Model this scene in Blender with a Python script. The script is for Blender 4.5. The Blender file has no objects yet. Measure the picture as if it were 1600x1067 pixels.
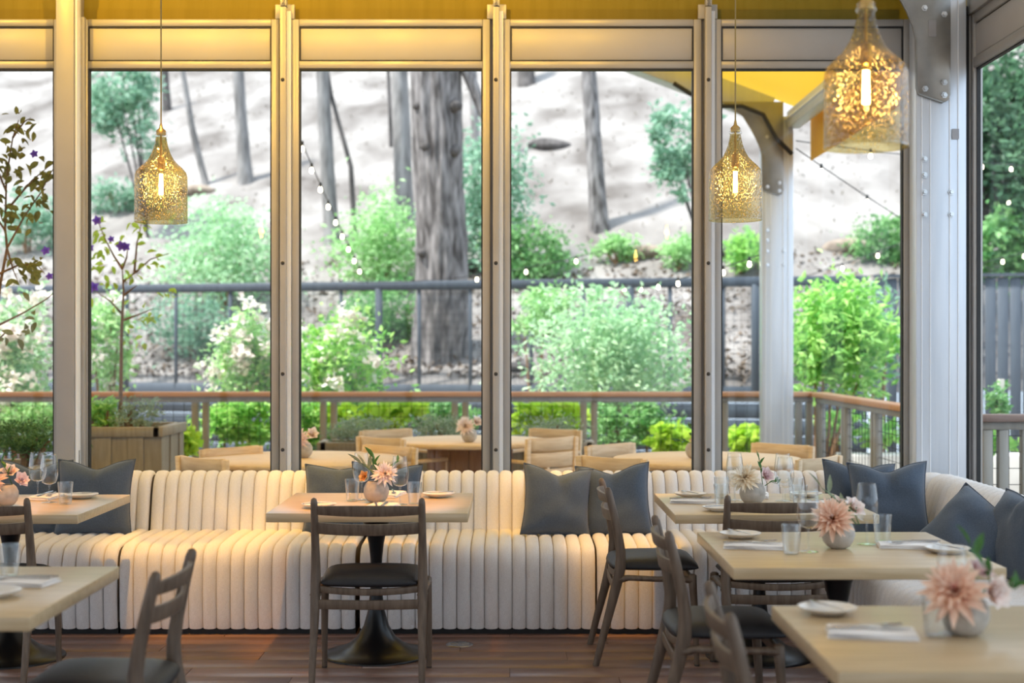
import bpy, bmesh, math, random
from mathutils import Vector, Matrix, Euler, noise as mnoise
R = math.radians
random.seed(7)
sc = bpy.context.scene
COL = sc.collection
H = 1.517            # eye height
# ------------------------------------------------------------------ camera
cam_d = bpy.data.cameras.new('camera'); cam = bpy.data.objects.new('camera', cam_d); COL.objects.link(cam)
cam.location = (0, 0, H); cam.rotation_euler = (R(90), 0, 0)
cam_d.sensor_width = 36; cam_d.lens = 36*2200/1600
cam_d.shift_x = 3/1600; cam_d.shift_y = 8.5/1600
cam_d.dof.use_dof = True; cam_d.dof.focus_distance = 7.0; cam_d.dof.aperture_fstop = 1.9
cam_d.clip_end = 300
sc.camera = cam
# ------------------------------------------------------------------ world, sun, lamps, exposure
w = bpy.data.worlds.new('world'); sc.world = w; w.use_nodes = True
bg = w.node_tree.nodes['Background']; bg.inputs[0].default_value = (0.74, 0.88, 1.06, 1); bg.inputs[1].default_value = 1.4
def lamp(name, kind, loc, energy, color, target=None, **kw):
    d = bpy.data.lights.new(name, kind); d.energy = energy; d.color = color
    for k, v in kw.items(): setattr(d, k, v)
    o = bpy.data.objects.new(name, d); COL.objects.link(o); o.location = loc
    if target is not None: o.rotation_euler = (Vector(target)-Vector(loc)).to_track_quat('-Z', 'Y').to_euler()
    return o
lamp('sun', 'SUN', (0, 0, 30), 5.4, (1, .97, .92), (14, 3.5, 5), angle=R(5))
# ceiling track spotlights: position, aim, watts, cone degrees
SPOTS = [((-3.0, 7.25, 4.25), (-2.75, 8.5, 3.0), 62, 104), ((-1.95, 7.25, 4.25), (-1.9, 8.5, 3.0), 62, 104), ((-.75, 7.25, 4.25), (-.7, 8.5, 3.0), 68, 104), ((.40, 7.25, 4.15), (.35, 8.5, 3.0), 36, 104),
         ((-1.72, 6.3, 4.3), (-1.72, 7.62, .40), 420, 17), ((-1.12, 6.6, 4.3), (-1.16, 8.1, .62), 260, 11), ((.22, 6.5, 4.2), (.22, 8.05, .55), 260, 12), ((.72, 6.3, 4.1), (.60, 7.58, .35), 320, 12),
         ((-.66, 6.0, 4.4), (-.72, 6.95, .75), 430, 19), ((-2.44, 6.1, 4.4), (-2.50, 6.75, .75), 330, 17)]
sc.view_settings.view_transform = 'Standard'; sc.view_settings.look = 'None'
sc.view_settings.gamma = 1; sc.view_settings.use_curve_mapping = False
sc.view_settings.exposure = 0.78
sc.cycles.use_denoising = True
sc.cycles.max_bounces = 10; sc.cycles.transparent_max_bounces = 24; sc.cycles.diffuse_bounces = 5
sc.cycles.sample_clamp_indirect = 6; sc.cycles.caustics_reflective = False; sc.cycles.caustics_refractive = False

# ------------------------------------------------------------------ materials
M = {}
def nodes_of(name):
    m = bpy.data.materials.new(name); m.use_nodes = True; M[name] = m
    nt = m.node_tree; return m, nt, nt.nodes['Principled BSDF'], nt.nodes['Material Output']
def mat(name, c1, c2=None, rough=.5, scale=8, stretch=(1, 1, 1), bump=0, bscale=None, metal=0, detail=5, obj_rand=0, spec=.5, island=False, translucent=0, sheen=0, coat=0):
    m, nt, b, out = nodes_of(name); L = nt.links.new
    b.inputs['Roughness'].default_value = rough; b.inputs['Metallic'].default_value = metal
    b.inputs['Specular IOR Level'].default_value = spec
    if sheen: b.inputs['Sheen Weight'].default_value = sheen
    if coat: b.inputs['Coat Weight'].default_value = coat
    col = None
    if c2 is None and not bump: b.inputs['Base Color'].default_value = (*c1, 1)
    tc = nt.nodes.new('ShaderNodeTexCoord'); mp = nt.nodes.new('ShaderNodeMapping'); mp.inputs['Scale'].default_value = stretch
    L(tc.outputs['Object'], mp.inputs['Vector'])
    if obj_rand:
        oi = nt.nodes.new('ShaderNodeObjectInfo'); ml = nt.nodes.new('ShaderNodeMath'); ml.operation = 'MULTIPLY'; ml.inputs[1].default_value = 37
        L(oi.outputs['Random'], ml.inputs[0]); L(ml.outputs[0], mp.inputs['Location'])
    if c2 is not None:
        rp = nt.nodes.new('ShaderNodeValToRGB'); rp.color_ramp.elements[0].color = (*c1, 1); rp.color_ramp.elements[1].color = (*c2, 1)
        if island:
            ge = nt.nodes.new('ShaderNodeNewGeometry'); L(ge.outputs['Random Per Island'], rp.inputs[0])
        else:
            n = nt.nodes.new('ShaderNodeTexNoise'); n.inputs['Scale'].default_value = scale; n.inputs['Detail'].default_value = detail
            L(mp.outputs[0], n.inputs['Vector']); L(n.outputs['Fac'], rp.inputs[0])
            rp.color_ramp.elements[0].position = .32; rp.color_ramp.elements[1].position = .68
        col = rp.outputs[0]
        if obj_rand:
            hs = nt.nodes.new('ShaderNodeHueSaturation'); mr = nt.nodes.new('ShaderNodeMapRange')
            mr.inputs[3].default_value = 1-obj_rand; mr.inputs[4].default_value = 1+obj_rand
            L(oi.outputs['Random'], mr.inputs[0]); L(mr.outputs[0], hs.inputs['Value']); L(col, hs.inputs['Color']); col = hs.outputs[0]
        L(col, b.inputs['Base Color'])
    else: b.inputs['Base Color'].default_value = (*c1, 1)
    if bump:
        n2 = nt.nodes.new('ShaderNodeTexNoise'); n2.inputs['Scale'].default_value = bscale or scale; n2.inputs['Detail'].default_value = 4
        L(mp.outputs[0], n2.inputs['Vector'])
        bp = nt.nodes.new('ShaderNodeBump'); bp.inputs['Strength'].default_value = bump; bp.inputs['Distance'].default_value = .01
        L(n2.outputs['Fac'], bp.inputs['Height']); L(bp.outputs[0], b.inputs['Normal'])
    if translucent:
        t = nt.nodes.new('ShaderNodeBsdfTranslucent'); mx = nt.nodes.new('ShaderNodeMixShader'); mx.inputs[0].default_value = translucent
        if col is not None: L(col, t.inputs[0])
        else: t.inputs[0].default_value = (*c1, 1)
        L(b.outputs[0], mx.inputs[1]); L(t.outputs[0], mx.inputs[2]); L(mx.outputs[0], out.inputs[0])
    return m
def glass(name, tint, refl=.12, edge=.6, body=None, bodyfac=0, bump=0, bscale=60, rough=.0):
    m, nt, b, out = nodes_of(name); L = nt.links.new; nt.nodes.remove(b)
    tr = nt.nodes.new('ShaderNodeBsdfTransparent'); tr.inputs[0].default_value = (*tint, 1)
    gl = nt.nodes.new('ShaderNodeBsdfGlossy'); gl.inputs['Roughness'].default_value = rough
    lw = nt.nodes.new('ShaderNodeLayerWeight'); lw.inputs[0].default_value = .25
    mr = nt.nodes.new('ShaderNodeMapRange'); mr.inputs[3].default_value = refl; mr.inputs[4].default_value = edge
    L(lw.outputs['Facing'], mr.inputs[0])
    pw = nt.nodes.new('ShaderNodeMath'); pw.operation = 'POWER'; pw.inputs[1].default_value = 1.5; L(mr.outputs[0], pw.inputs[0])
    base = tr
    if body is not None:
        tl = nt.nodes.new('ShaderNodeBsdfTranslucent'); tl.inputs[0].default_value = (*body, 1)
        df = nt.nodes.new('ShaderNodeBsdfDiffuse'); df.inputs[0].default_value = (*body, 1)
        ad = nt.nodes.new('ShaderNodeMixShader'); L(tl.outputs[0], ad.inputs[1]); L(df.outputs[0], ad.inputs[2])
        m2 = nt.nodes.new('ShaderNodeMixShader')
        if bump:
            tc = nt.nodes.new('ShaderNodeTexCoord'); mp = nt.nodes.new('ShaderNodeMapping'); mp.inputs['Scale'].default_value = (1, 1, .55)
            vo = nt.nodes.new('ShaderNodeTexVoronoi'); vo.inputs['Scale'].default_value = bscale
            nz = nt.nodes.new('ShaderNodeTexNoise'); nz.inputs['Scale'].default_value = 14
            L(tc.outputs['Object'], mp.inputs[0]); L(mp.outputs[0], vo.inputs['Vector']); L(tc.outputs['Object'], nz.inputs['Vector'])
            r2 = nt.nodes.new('ShaderNodeMapRange'); r2.inputs[1].default_value = .10; r2.inputs[2].default_value = .34; r2.inputs[3].default_value = min(1, bodyfac*4.5); r2.inputs[4].default_value = bodyfac*.06
            L(vo.outputs['Distance'], r2.inputs[0])
            mu = nt.nodes.new('ShaderNodeMath'); mu.operation = 'MULTIPLY'; L(r2.outputs[0], mu.inputs[0])
            r3 = nt.nodes.new('ShaderNodeMapRange'); r3.inputs[1].default_value = .3; r3.inputs[2].default_value = .7; r3.inputs[3].default_value = .5; r3.inputs[4].default_value = 1.4
            L(nz.outputs['Fac'], r3.inputs[0]); L(r3.outputs[0], mu.inputs[1]); L(mu.outputs[0], m2.inputs[0])
            bp = nt.nodes.new('ShaderNodeBump'); bp.inputs['Strength'].default_value = bump; bp.inputs['Distance'].default_value = .004
            L(vo.outputs['Distance'], bp.inputs['Height']); L(bp.outputs[0], gl.inputs['Normal'])
        else: m2.inputs[0].default_value = bodyfac
        L(tr.outputs[0], m2.inputs[1]); L(ad.outputs[0], m2.inputs[2]); base = m2
    mx = nt.nodes.new('ShaderNodeMixShader'); L(pw.outputs[0], mx.inputs[0]); L(base.outputs[0], mx.inputs[1]); L(gl.outputs[0], mx.inputs[2]); L(mx.outputs[0], out.inputs[0])
    return m
def emit(name, color, strength):
    m, nt, b, out = nodes_of(name); b.inputs['Base Color'].default_value = (*color, 1)
    b.inputs['Emission Color'].default_value = (*color, 1); b.inputs['Emission Strength'].default_value = strength
    return m
mat('alu', (.36, .35, .335), (.41, .395, .38), rough=.42, scale=3, metal=.15)
mat('alu_panel', (.43, .415, .40), (.47, .455, .44), rough=.45, scale=2)
mat('white_strip', (.86, .89, .93), rough=.35)
mat('strip_translucent', (.94, .96, .99), rough=.3, translucent=.15)
mat('rubber', (.012, .012, .013), rough=.6)
mat('tent_alu', (.60, .65, .72), (.68, .72, .78), rough=.38, scale=4, stretch=(6, 6, .4), metal=.35)
mat('galv', (.26, .26, .25), (.33, .33, .32), rough=.42, scale=9, metal=.55)
mat('bolt', (.62, .63, .64), rough=.3, metal=.9)
mat('screw', (.03, .027, .024), rough=.5)
mat('tape', (.33, .33, .35), rough=.6)
mat('fabric_roof', (.80, .49, .04), rough=.7, translucent=.30)
mat('fabric_liner', (.66, .60, .50), rough=.75, translucent=.17)
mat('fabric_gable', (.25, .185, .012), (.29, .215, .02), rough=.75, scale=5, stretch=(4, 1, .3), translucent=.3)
mat('plaster', (.62, .57, .50), rough=.8)
mat('floor_base', (.10, .06, .05), rough=.5)
mat('plank', (.15, .080, .064), (.245, .148, .120), rough=.36, scale=5, stretch=(1.2, 22, 1), obj_rand=.12, bump=.06, bscale=9)
mat('linen', (.76, .735, .73), (.89, .87, .865), rough=.9, scale=260, detail=2, bump=.5, bscale=300, sheen=.3)
mat('linen_core_shade', (.30, .26, .23), rough=.95)  # groove shade between channels put into a darker core colour
mat('plinth', (.012, .011, .011), rough=.6)
mat('oak_top', (.50, .37, .21), (.62, .48, .30), rough=.3, scale=4, stretch=(1, 13, 13), obj_rand=.04, bump=.03)
mat('oak_edge', (.42, .29, .155), (.54, .39, .22), rough=.45, scale=4, stretch=(1, 13, 13))
mat('chair_wood', (.090, .060, .040), (.160, .113, .077), rough=.5, scale=9, stretch=(6, 6, .7), bump=.08)
mat('leather', (.020, .020, .023), (.027, .027, .030), rough=.5, spec=.3, scale=12, bump=.12, bscale=90)
mat('black_metal', (.007, .007, .008), rough=.3, spec=.35)
mat('pillow', (.044, .066, .102), (.066, .092, .134), rough=.85, scale=190, detail=2, bump=.25, bscale=240, sheen=.2)
mat('ceramic', (.80, .78, .75), rough=.3)
mat('vase', (.38, .35, .31), (.50, .465, .42), rough=.7, scale=30, bump=.15)
mat('napkin', (.90, .885, .885), rough=.9, bump=.15, scale=140)
mat('steel', (.42, .42, .44), rough=.22, metal=1)
mat('brass', (.62, .42, .14), rough=.3, metal=1)
mat('cord', (.36, .27, .10), rough=.6)
glass('window_glass', (.97, .985, .98), .05, .17)
glass('clear_glass', (.965, .975, .975), .12, .9)
glass('bulb_glass', (1, .93, .78), .10, .5)
glass('amber_glass', (.66, .565, .29), .17, .78, body=(.60, .43, .11), bodyfac=.19, bump=1, bscale=105, rough=.05)
emit('filament', (1, .72, .34), 90)
emit('string_bulb', (1, .88, .66), 6)
mat('teak', (.62, .44, .27), (.78, .60, .40), rough=.55, scale=4, stretch=(1, 12, 12))
mat('teak_dark', (.22, .10, .05), (.32, .16, .085), rough=.5, scale=4, stretch=(9, 9, 1))
mat('rail_cap', (.48, .22, .09), (.62, .31, .14), rough=.5, scale=3, stretch=(1, 12, 12))
mat('rail_cap_grey', (.22, .15, .13), (.30, .21, .18), rough=.55, scale=3, stretch=(1, 12, 12))
mat('grey_wood', (.27, .255, .225), (.34, .32, .285), rough=.65, scale=5, stretch=(7, 7, .8))
mat('planter_wood', (.25, .215, .165), (.33, .29, .23), rough=.65, scale=5, stretch=(7, 7, .8))
mat('charcoal_wood', (.045, .058, .080), (.066, .082, .106), rough=.6, scale=4, stretch=(9, 9, .6))
mat('wire', (.02, .021, .023), rough=.5, metal=.5)
mat('seat_pad', (.55, .55, .57), rough=.9)
mat('deck_wood', (.30, .25, .21), (.38, .32, .27), rough=.6, scale=4, stretch=(1, 12, 1))
mat('soil', (.10, .07, .05), (.2, .15, .11), rough=.95, scale=20)
mat('hill', (.105, .088, .078), (.315, .288, .27), rough=.95, scale=.9, detail=9, stretch=(1, .6, 1), bump=.5, bscale=6)
mat('garden', (.16, .12, .09), (.34, .27, .21), rough=.95, scale=5, detail=8)
mat('stone', (.55, .52, .48), (.68, .65, .60), rough=.9, scale=4)
mat('bark', (.040, .033, .031), (.29, .265, .26), rough=.95, scale=6.5, stretch=(2.2, 2.2, .45), detail=8, bump=.9, bscale=9)
mat('bark_pale', (.12, .11, .105), (.30, .28, .27), rough=.95, scale=4.5, stretch=(2.2, 2.2, .4), detail=7)
mat('bark_dark', (.035, .03, .028), (.12, .105, .10), rough=.95, scale=5, stretch=(2, 2, .4), detail=7)
mat('twig', (.20, .105, .05), (.27, .15, .075), rough=.8, scale=20)
def leafmat(n, a, b, tr=.4): mat(n, a, b, rough=.5, island=True, translucent=tr, spec=.4)
leafmat('leaf_mid', (.10, .30, .09), (.36, .62, .26))
leafmat('leaf_light', (.24, .50, .18), (.58, .82, .42))
leafmat('leaf_pale', (.30, .54, .30), (.66, .86, .58))
leafmat('leaf_bright', (.16, .46, .08), (.56, .86, .26))
leafmat('leaf_lime', (.34, .58, .04), (.62, .82, .10), .5)
leafmat('leaf_shaded', (.03, .10, .05), (.16, .32, .17))  # shade over the right-hand trees put into a darker green
leafmat('leaf_teal', (.14, .32, .20), (.42, .62, .46))
leafmat('leaf_olive', (.085, .095, .02), (.20, .19, .05), .35)
leafmat('leaf_sage', (.22, .32, .20), (.46, .55, .40))
leafmat('leaf_herb', (.05, .15, .04), (.20, .36, .12))
leafmat('straw', (.14, .11, .08), (.30, .26, .21), .2)
leafmat('blossom_white', (.80, .72, .70), (.95, .92, .90), .3)
mat('purple', (.20, .08, .62), (.30, .15, .75), rough=.6, translucent=.4)
def petalmat(n, a, b):          # petals run from their own base colour to a paler tip (local Y = 0..1)
    m = mat(n, a, b, rough=.6, scale=14, obj_rand=.08, translucent=.25); nt = m.node_tree
    rp = next(x for x in nt.nodes if x.type == 'VALTORGB'); tc = next(x for x in nt.nodes if x.type == 'TEX_COORD'); sp = nt.nodes.new('ShaderNodeSeparateXYZ')
    nt.links.new(tc.outputs['Object'], sp.inputs[0]); nt.links.new(sp.outputs['Y'], rp.inputs[0]); rp.color_ramp.elements[0].position = .15; rp.color_ramp.elements[1].position = .85
petalmat('petal_peach', (.74, .34, .17), (.93, .70, .56))
petalmat('petal_coral', (.62, .20, .15), (.86, .52, .45))
petalmat('petal_blush', (.84, .60, .50), (.95, .87, .84))
petalmat('petal_cream', (.80, .58, .30), (.95, .88, .74))
petalmat('petal_pink', (.80, .56, .58), (.90, .76, .76))
petalmat('petal_orange', (.72, .34, .10), (.80, .48, .2))
mat('leaf_green', (.04, .14, .03), (.09, .24, .06), rough=.45, scale=9, translucent=.2)
mat('leaf_grey', (.20, .26, .17), (.30, .36, .25), rough=.6, scale=9, translucent=.2)

# ------------------------------------------------------------------ mesh builder
class MB:
    def __init__(s): s.v = []; s.f = []
    def add(s, vs, fs):
        o = len(s.v); s.v += [tuple(v) for v in vs]; s.f += [tuple(i+o for i in f) for f in fs]; return s
    def box(s, x0, x1, y0, y1, z0, z1):
        vs = [(x, y, z) for z in (z0, z1) for y in (y0, y1) for x in (x0, x1)]
        return s.add(vs, [(0, 2, 3, 1), (4, 5, 7, 6), (0, 1, 5, 4), (2, 6, 7, 3), (0, 4, 6, 2), (1, 3, 7, 5)])
    def bar(s, p0, p1, wx, wy, up=(0, 0, 1)):
        p0, p1 = Vector(p0), Vector(p1); d = (p1-p0).normalized(); u = Vector(up)
        a = d.cross(u)
        if a.length < 1e-4: a = d.cross(Vector((0, 1, 0)))
        a.normalize(); b = a.cross(d).normalized()
        vs = [p+a*i*wx/2+b*j*wy/2 for p in (p0, p1) for j in (-1, 1) for i in (-1, 1)]
        return s.add(vs, [(0, 1, 3, 2), (4, 6, 7, 5), (0, 4, 5, 1), (2, 3, 7, 6), (0, 2, 6, 4), (1, 5, 7, 3)])
    def tube(s, pts, rad, n=8, cap=True, ell=1.0):
        pts = [Vector(p) for p in pts]
        if not isinstance(rad, (list, tuple)): rad = [rad]*len(pts)
        vs = []; ref = Vector((1, 0, 0))
        d0 = (pts[-1]-pts[0]).normalized()
        if abs(d0.x) > .9: ref = Vector((0, 0, 1))
        for i, p in enumerate(pts):
            d = (pts[min(i+1, len(pts)-1)]-pts[max(i-1, 0)]).normalized()
            a = (ref-d*ref.dot(d)).normalized(); b = d.cross(a)
            for k in range(n):
                t = 2*math.pi*k/n; vs.append(p+(a*math.cos(t)+b*math.sin(t)*ell)*rad[i])
        fs = [(i*n+k, i*n+(k+1) % n, (i+1)*n+(k+1) % n, (i+1)*n+k) for i in range(len(pts)-1) for k in range(n)]
        if cap: fs += [tuple(range(n-1, -1, -1)), tuple((len(pts)-1)*n+k for k in range(n))]
        return s.add(vs, fs)
    def lathe(s, prof, n=24, c=(0, 0, 0), close=False):
        vs = [(c[0]+r*math.cos(2*math.pi*k/n), c[1]+r*math.sin(2*math.pi*k/n), c[2]+z) for r, z in prof for k in range(n)]
        m = len(prof)
        fs = [(i*n+k, i*n+(k+1) % n, (i+1)*n+(k+1) % n, (i+1)*n+k) for i in range(m-1) for k in range(n)]
        if close: fs += [tuple(range(n-1, -1, -1)), tuple((m-1)*n+k for k in range(n))]
        return s.add(vs, fs)
    def prism(s, poly, y0, y1):          # polygon in XZ extruded along Y
        n = len(poly)
        vs = [(x, y0, z) for x, z in poly]+[(x, y1, z) for x, z in poly]
        return s.add(vs, [tuple(range(n)), tuple(range(2*n-1, n-1, -1))]+[(i, i+n, (i+1) % n+n, (i+1) % n) for i in range(n)])
    def mesh(s, name, material, smooth=False, bevel=0, segs=2, angle=35):
        me = bpy.data.meshes.new(name); me.from_pydata(s.v, [], s.f)
        if bevel or True:
            bm = bmesh.new(); bm.from_mesh(me)
            if len(s.v) < 60000: bmesh.ops.recalc_face_normals(bm, faces=bm.faces)
            if bevel:
                es = [e for e in bm.edges if len(e.link_faces) == 2 and e.calc_face_angle(0) > R(angle)]
                bmesh.ops.bevel(bm, geom=es, offset=bevel, segments=segs, affect='EDGES', profile=.5)
            bm.to_mesh(me); bm.free()
        if smooth or bevel:
            me.shade_smooth()
            try: me.set_sharp_from_angle(angle=R(50 if bevel else 60))
            except Exception: pass
        me.materials.append(M[material] if isinstance(material, str) else material)
        return me
    def build(s, name, material, parent=None, smooth=False, bevel=0, segs=2, loc=None, kind=None):
        return ob(name, s.mesh(name, material, smooth, bevel, segs), parent, loc, kind=kind)
def ob(name, me, parent=None, loc=None, rot=None, scale=None, kind=None):
    o = bpy.data.objects.new(name, me); COL.objects.link(o); o.parent = parent
    if loc is not None: o.location = loc
    if rot is not None: o.rotation_euler = rot
    if scale is not None: o.scale = scale
    if kind: o['kind'] = kind
    return o
def tag(o, label=None, cat=None, group=None, kind=None):
    if label: o['label'] = label
    if cat: o['category'] = cat
    if group: o['group'] = group
    if kind: o['kind'] = kind
    return o
def empty(name, loc=(0, 0, 0), rz=0, label=None, cat=None, group=None, kind=None):
    o = bpy.data.objects.new(name, None); COL.objects.link(o); o.location = loc; o.rotation_euler = (0, 0, rz); o.empty_display_size = .1
    return tag(o, label, cat, group, kind)
def kids(o): return [c for c in COL.objects if c.parent == o]
CH = {}
def copy_tree(o, tree, loc=None, rz=None, label=None):
    def cp(x, parent):
        c = x.copy(); COL.objects.link(c); c.parent = parent
        for ch in tree.get(x, []): cp(ch, c)
        return c
    r = cp(o, None)
    if loc is not None: r.location = loc
    if rz is not None: r.rotation_euler = (0, 0, rz)
    if label: r['label'] = label
    return r
def tree_of(root):
    t = {}
    def walk(x):
        k = [c for c in x.children]; t[x] = k
        for c in k: walk(c)
    walk(root); return t
# ==================================================================
# THE SETTING
# ==================================================================
fl = MB().box(-12, 2.9, -5.5, 8.62, -.14, -.006).build('floor', 'floor_base'); tag(fl, 'reddish brown wood plank restaurant floor', kind='structure')
pm = {}
def plank_mesh(L):
    k = round(L, 2)
    if k not in pm: pm[k] = MB().box(0, L-.0025, 0, .1785, -.006, 0).mesh('plank', 'plank', bevel=.0015, segs=1)
    return pm[k]
row = 0; y = 3.05
while y < 8.5:
    x = -3.7-[0, .52, 1.05, .3, .8][row % 5]
    while x < 2.74:
        L = 1.5 if x+1.5 < 2.75 else max(.1, 2.75-x)
        ob('plank', plank_mesh(L), fl, (x, y, 0)); x += 1.5
    y += .18; row += 1
# ---- window wall (glazed gable) -------------------------------------------------
YW = 8.5
def window_unit(name, x0, x1, glass_l, glass_r, label, top=3.495, mat_f='alu'):
    r = empty(name, (0, YW, 0), label=label, kind='structure')
    d0, d1 = 0, .055
    def b(n, a, m, bev=.003): return MB().box(*a).build(n, m, r, bevel=bev, segs=1)
    b('stile', (x0, glass_l, d0, d1, .05, top), mat_f); b('stile', (glass_r, x1, d0, d1, .05, top), mat_f)
    b('top_rail', (glass_l+.001, glass_r-.001, d0, d1, 3.453, top), mat_f); b('transom_rail', (glass_l+.001, glass_r-.001, d0, d1, 3.198, 3.242), mat_f)
    b('bottom_rail', (glass_l+.001, glass_r-.001, d0, d1, .05, .14), mat_f)
    b('transom_panel', (glass_l+.008, glass_r-.008, d0+.012, d1-.01, 3.250, 3.445), 'alu_panel')
    g = MB()
    for (a0, a1) in ((3.242, 3.453), (.14, 3.198)):
        g.box(glass_l, glass_l+.008, d0+.006, d1-.006, a0, a1).box(glass_r-.008, glass_r, d0+.006, d1-.006, a0, a1)
        g.box(glass_l+.008, glass_r-.008, d0+.006, d1-.006, a1-.009, a1).box(glass_l+.008, glass_r-.008, d0+.006, d1-.006, a0, a0+.008)
    g.build('gasket', 'rubber', r)
    b('pane', (glass_l+.008, glass_r-.008, .03, .034, .148, 3.189), 'window_glass', 0)
    return r
def PX(px, d=YW): return (px-797)*d/2200
wins = [(PX(-205), -2.695, PX(-194), PX(84), 'tall glazed window left of the wide tan upright'),
        (-2.586, PX(436), PX(137), PX(424), 'tall glazed window behind the left pendant lamp and young potted tree'),
        (PX(455), PX(766), PX(467), PX(754), 'tall glazed window showing the big tree trunk'),
        (PX(786), PX(1096), PX(797), PX(1084), 'tall glazed window right of the big tree trunk'),
        (PX(1116), PX(1424), PX(1127), PX(1412), 'tall glazed window beside the silver corner column, looking out under the canopy')]
for i, a in enumerate(wins): window_unit('window_%d' % (i+1), *a)
def side_copy(k, x0): window_unit('window_%d' % (6+k), x0, x0+1.2, x0+.045, x0+1.155, 'tall glazed window further left along the gable wall')
for k in range(2): side_copy(k, -5.15-1.25*k)
MB().box(-12, -6.45, YW, YW+.1, 0, 3.5).build('wall_front', 'plaster', kind='structure')
MB().box(-6.45, 2.36, YW+.002, YW+.05, 0, .048).build('baseboard_front', 'alu', kind='structure')
# mullions
def mullion(idx, xc, label):
    r = empty('trim_%d' % idx, (xc, YW, 0), label=label, kind='structure')
    MB().box(-.040, .016, .036, .06, 0, 3.5).build('back_channel', 'alu', r)
    MB().box(-.022, .016, -.055, .036, 0, 3.56).build('post', 'alu', r, bevel=.004)
    MB().box(.0165, .039, -.022, -.002, 0, 3.54).build('light_strip', 'strip_translucent', r)
    for z in (3.12, 2.02, 1.355, .9):
        MB().lathe([(.0, .004), (.007, .004), (.0115, .001), (.0115, -.004)], 10).build('screw', 'screw', r, smooth=True).matrix_local = Matrix.Translation((-.004, -.056, z)) @ Matrix.Rotation(R(90), 4, 'X')
    b = MB().box(-.058, .058, .0, .03, 3.497, 3.585).build('bracket', 'alu', r, bevel=.003)
    MB().box(-.02, .018, -.05, 0, 3.565, 3.61).build('bracket_channel', 'alu', b, bevel=.003)
    for z in (3.575, 3.598):
        MB().lathe([(.0, -.004), (.007, -.004), (.008, 0), (.008, .006)], 8).build('bracket_bolt', 'screw', b).matrix_local = Matrix.Translation((-.001, -.051, z)) @ Matrix.Rotation(R(90), 4, 'X')
mullion(1, PX(445), 'aluminium mullion between the pendant lamp window and the tree trunk window')
mullion(2, PX(776), 'middle aluminium mullion just right of the big tree trunk')
mullion(3, PX(1106), 'aluminium mullion left of the second small pendant lamp')
mullion(4, -5.18+1.27-.02, 'aluminium mullion at the far left of the gable wall')
mullion(5, -5.18-.02, 'aluminium mullion beyond the far left of the gable wall')
# left gable upright
r = empty('gable_upright', (-2.587, 8.345, 0), label='wide tan square gable upright left of the left pendant lamp', cat='column')
MB().box(-.106, 0, 0, .21, 0, 4.9).build('post', 'alu', r, bevel=.004)
MB().box(.001, .012, .02, .105, 0, 4.9).build('side_strip', 'white_strip', r, bevel=.003)
MB().box(.001, .03, .11, .15, 0, 3.5).build('return_trim', 'alu', r, bevel=.003)
MB().box(.0125, .016, .06, .07, .78, .90).build('latch', 'galv', r)
# right glazed wall
XR = 2.75
def side_window(idx, ya, yb, label):
    r = empty('window_%d' % idx, (XR, 0, 0), label=label, kind='structure')
    def b(n, a, m, bev=.003): return MB().box(*a).build(n, m, r, bevel=bev, segs=1)
    b('stile', (0, .055, yb-.045, yb, .05, 3.495), 'alu'); b('stile', (0, .055, ya, ya+.045, .05, 3.495), 'alu')
    for n, a0, a1 in (('top_rail', 3.44, 3.495), ('transom_rail', 3.175, 3.235), ('bottom_rail', .05, .14)): b(n, (0, .055, ya+.046, yb-.046, a0, a1), 'alu')
    b('transom_panel', (.012, .045, ya+.053, yb-.053, 3.243, 3.432), 'alu_panel')
    g = MB()
    for a0, a1 in ((3.235, 3.44), (.14, 3.175)):
        g.box(.018, .04, ya+.045, ya+.053, a0, a1).box(.018, .04, yb-.053, yb-.045, a0, a1)
        g.box(.018, .04, ya+.053, yb-.053, a1-.009, a1).box(.018, .04, ya+.053, yb-.053, a0, a0+.008)
    g.build('gasket', 'rubber', r)
    b('pane', (.028, .032, ya+.053, yb-.053, .148, 3.166), 'window_glass', 0)
ys = [8.42, 7.05, 5.68, 4.31, 2.94, 1.57, .2, -1.17, -2.54, -3.91, -5.28]
for k in range(10):
    side_window(8+k, ys[k+1]+.04, ys[k]-.02, 'glazed side window facing the dark board fence, at the right edge' if k == 0 else 'glazed side window behind or beside the camera')
    if k: MB().box(XR-.05, XR+.05, ys[k]-.019, ys[k]+.039, 0, 3.5).build('trim_%d' % (6+k), 'alu', kind='structure', bevel=.004)
MB().box(XR-.030, XR-.012, 8.40, 8.475, 0, 3.55).build('trim_6', 'rubber', kind='structure'); MB().box(XR-.011, XR+.05, 8.405, 8.475, 0, 3.55).build('trim_18', 'alu', kind='structure', bevel=.003)
MB().box(XR-.02, XR+.05, 8.478, 8.5, 0, 3.55).build('trim_16', 'white_strip', kind='structure')
MB().box(XR-.02, XR+.06, -5.3, 8.42, 3.497, 3.60).build('trim_17', 'alu', kind='structure', bevel=.004)
wb_ = empty('wall_back', (0, -5.55, 0), kind='structure')
MB().box(-12.1, 2.9, -.05, .05, 0, .6).build('low_wall', 'plaster', wb_); MB().box(-12.1, 2.9, -.05, .05, 2.35, 6.6).build('header', 'plaster', wb_)
for k in range(11): MB().box(-12.1+k*1.49, -12+k*1.49, -.05, .05, .6, 2.35).build('post', 'alu', wb_)
lw_ = empty('wall_left', (-12, 0, 0), kind='structure')
MB().box(-.05, .05, -5.5, 8.5, 0, .5).build('low_wall', 'plaster', lw_); MB().box(-.05, .05, -5.5, 8.5, 3.2, 3.6).build('header', 'plaster', lw_)
for k in range(8): MB().box(-.05, .05, -5.5+k*2, -5.4+k*2, .5, 3.2).build('post', 'alu', lw_)
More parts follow.
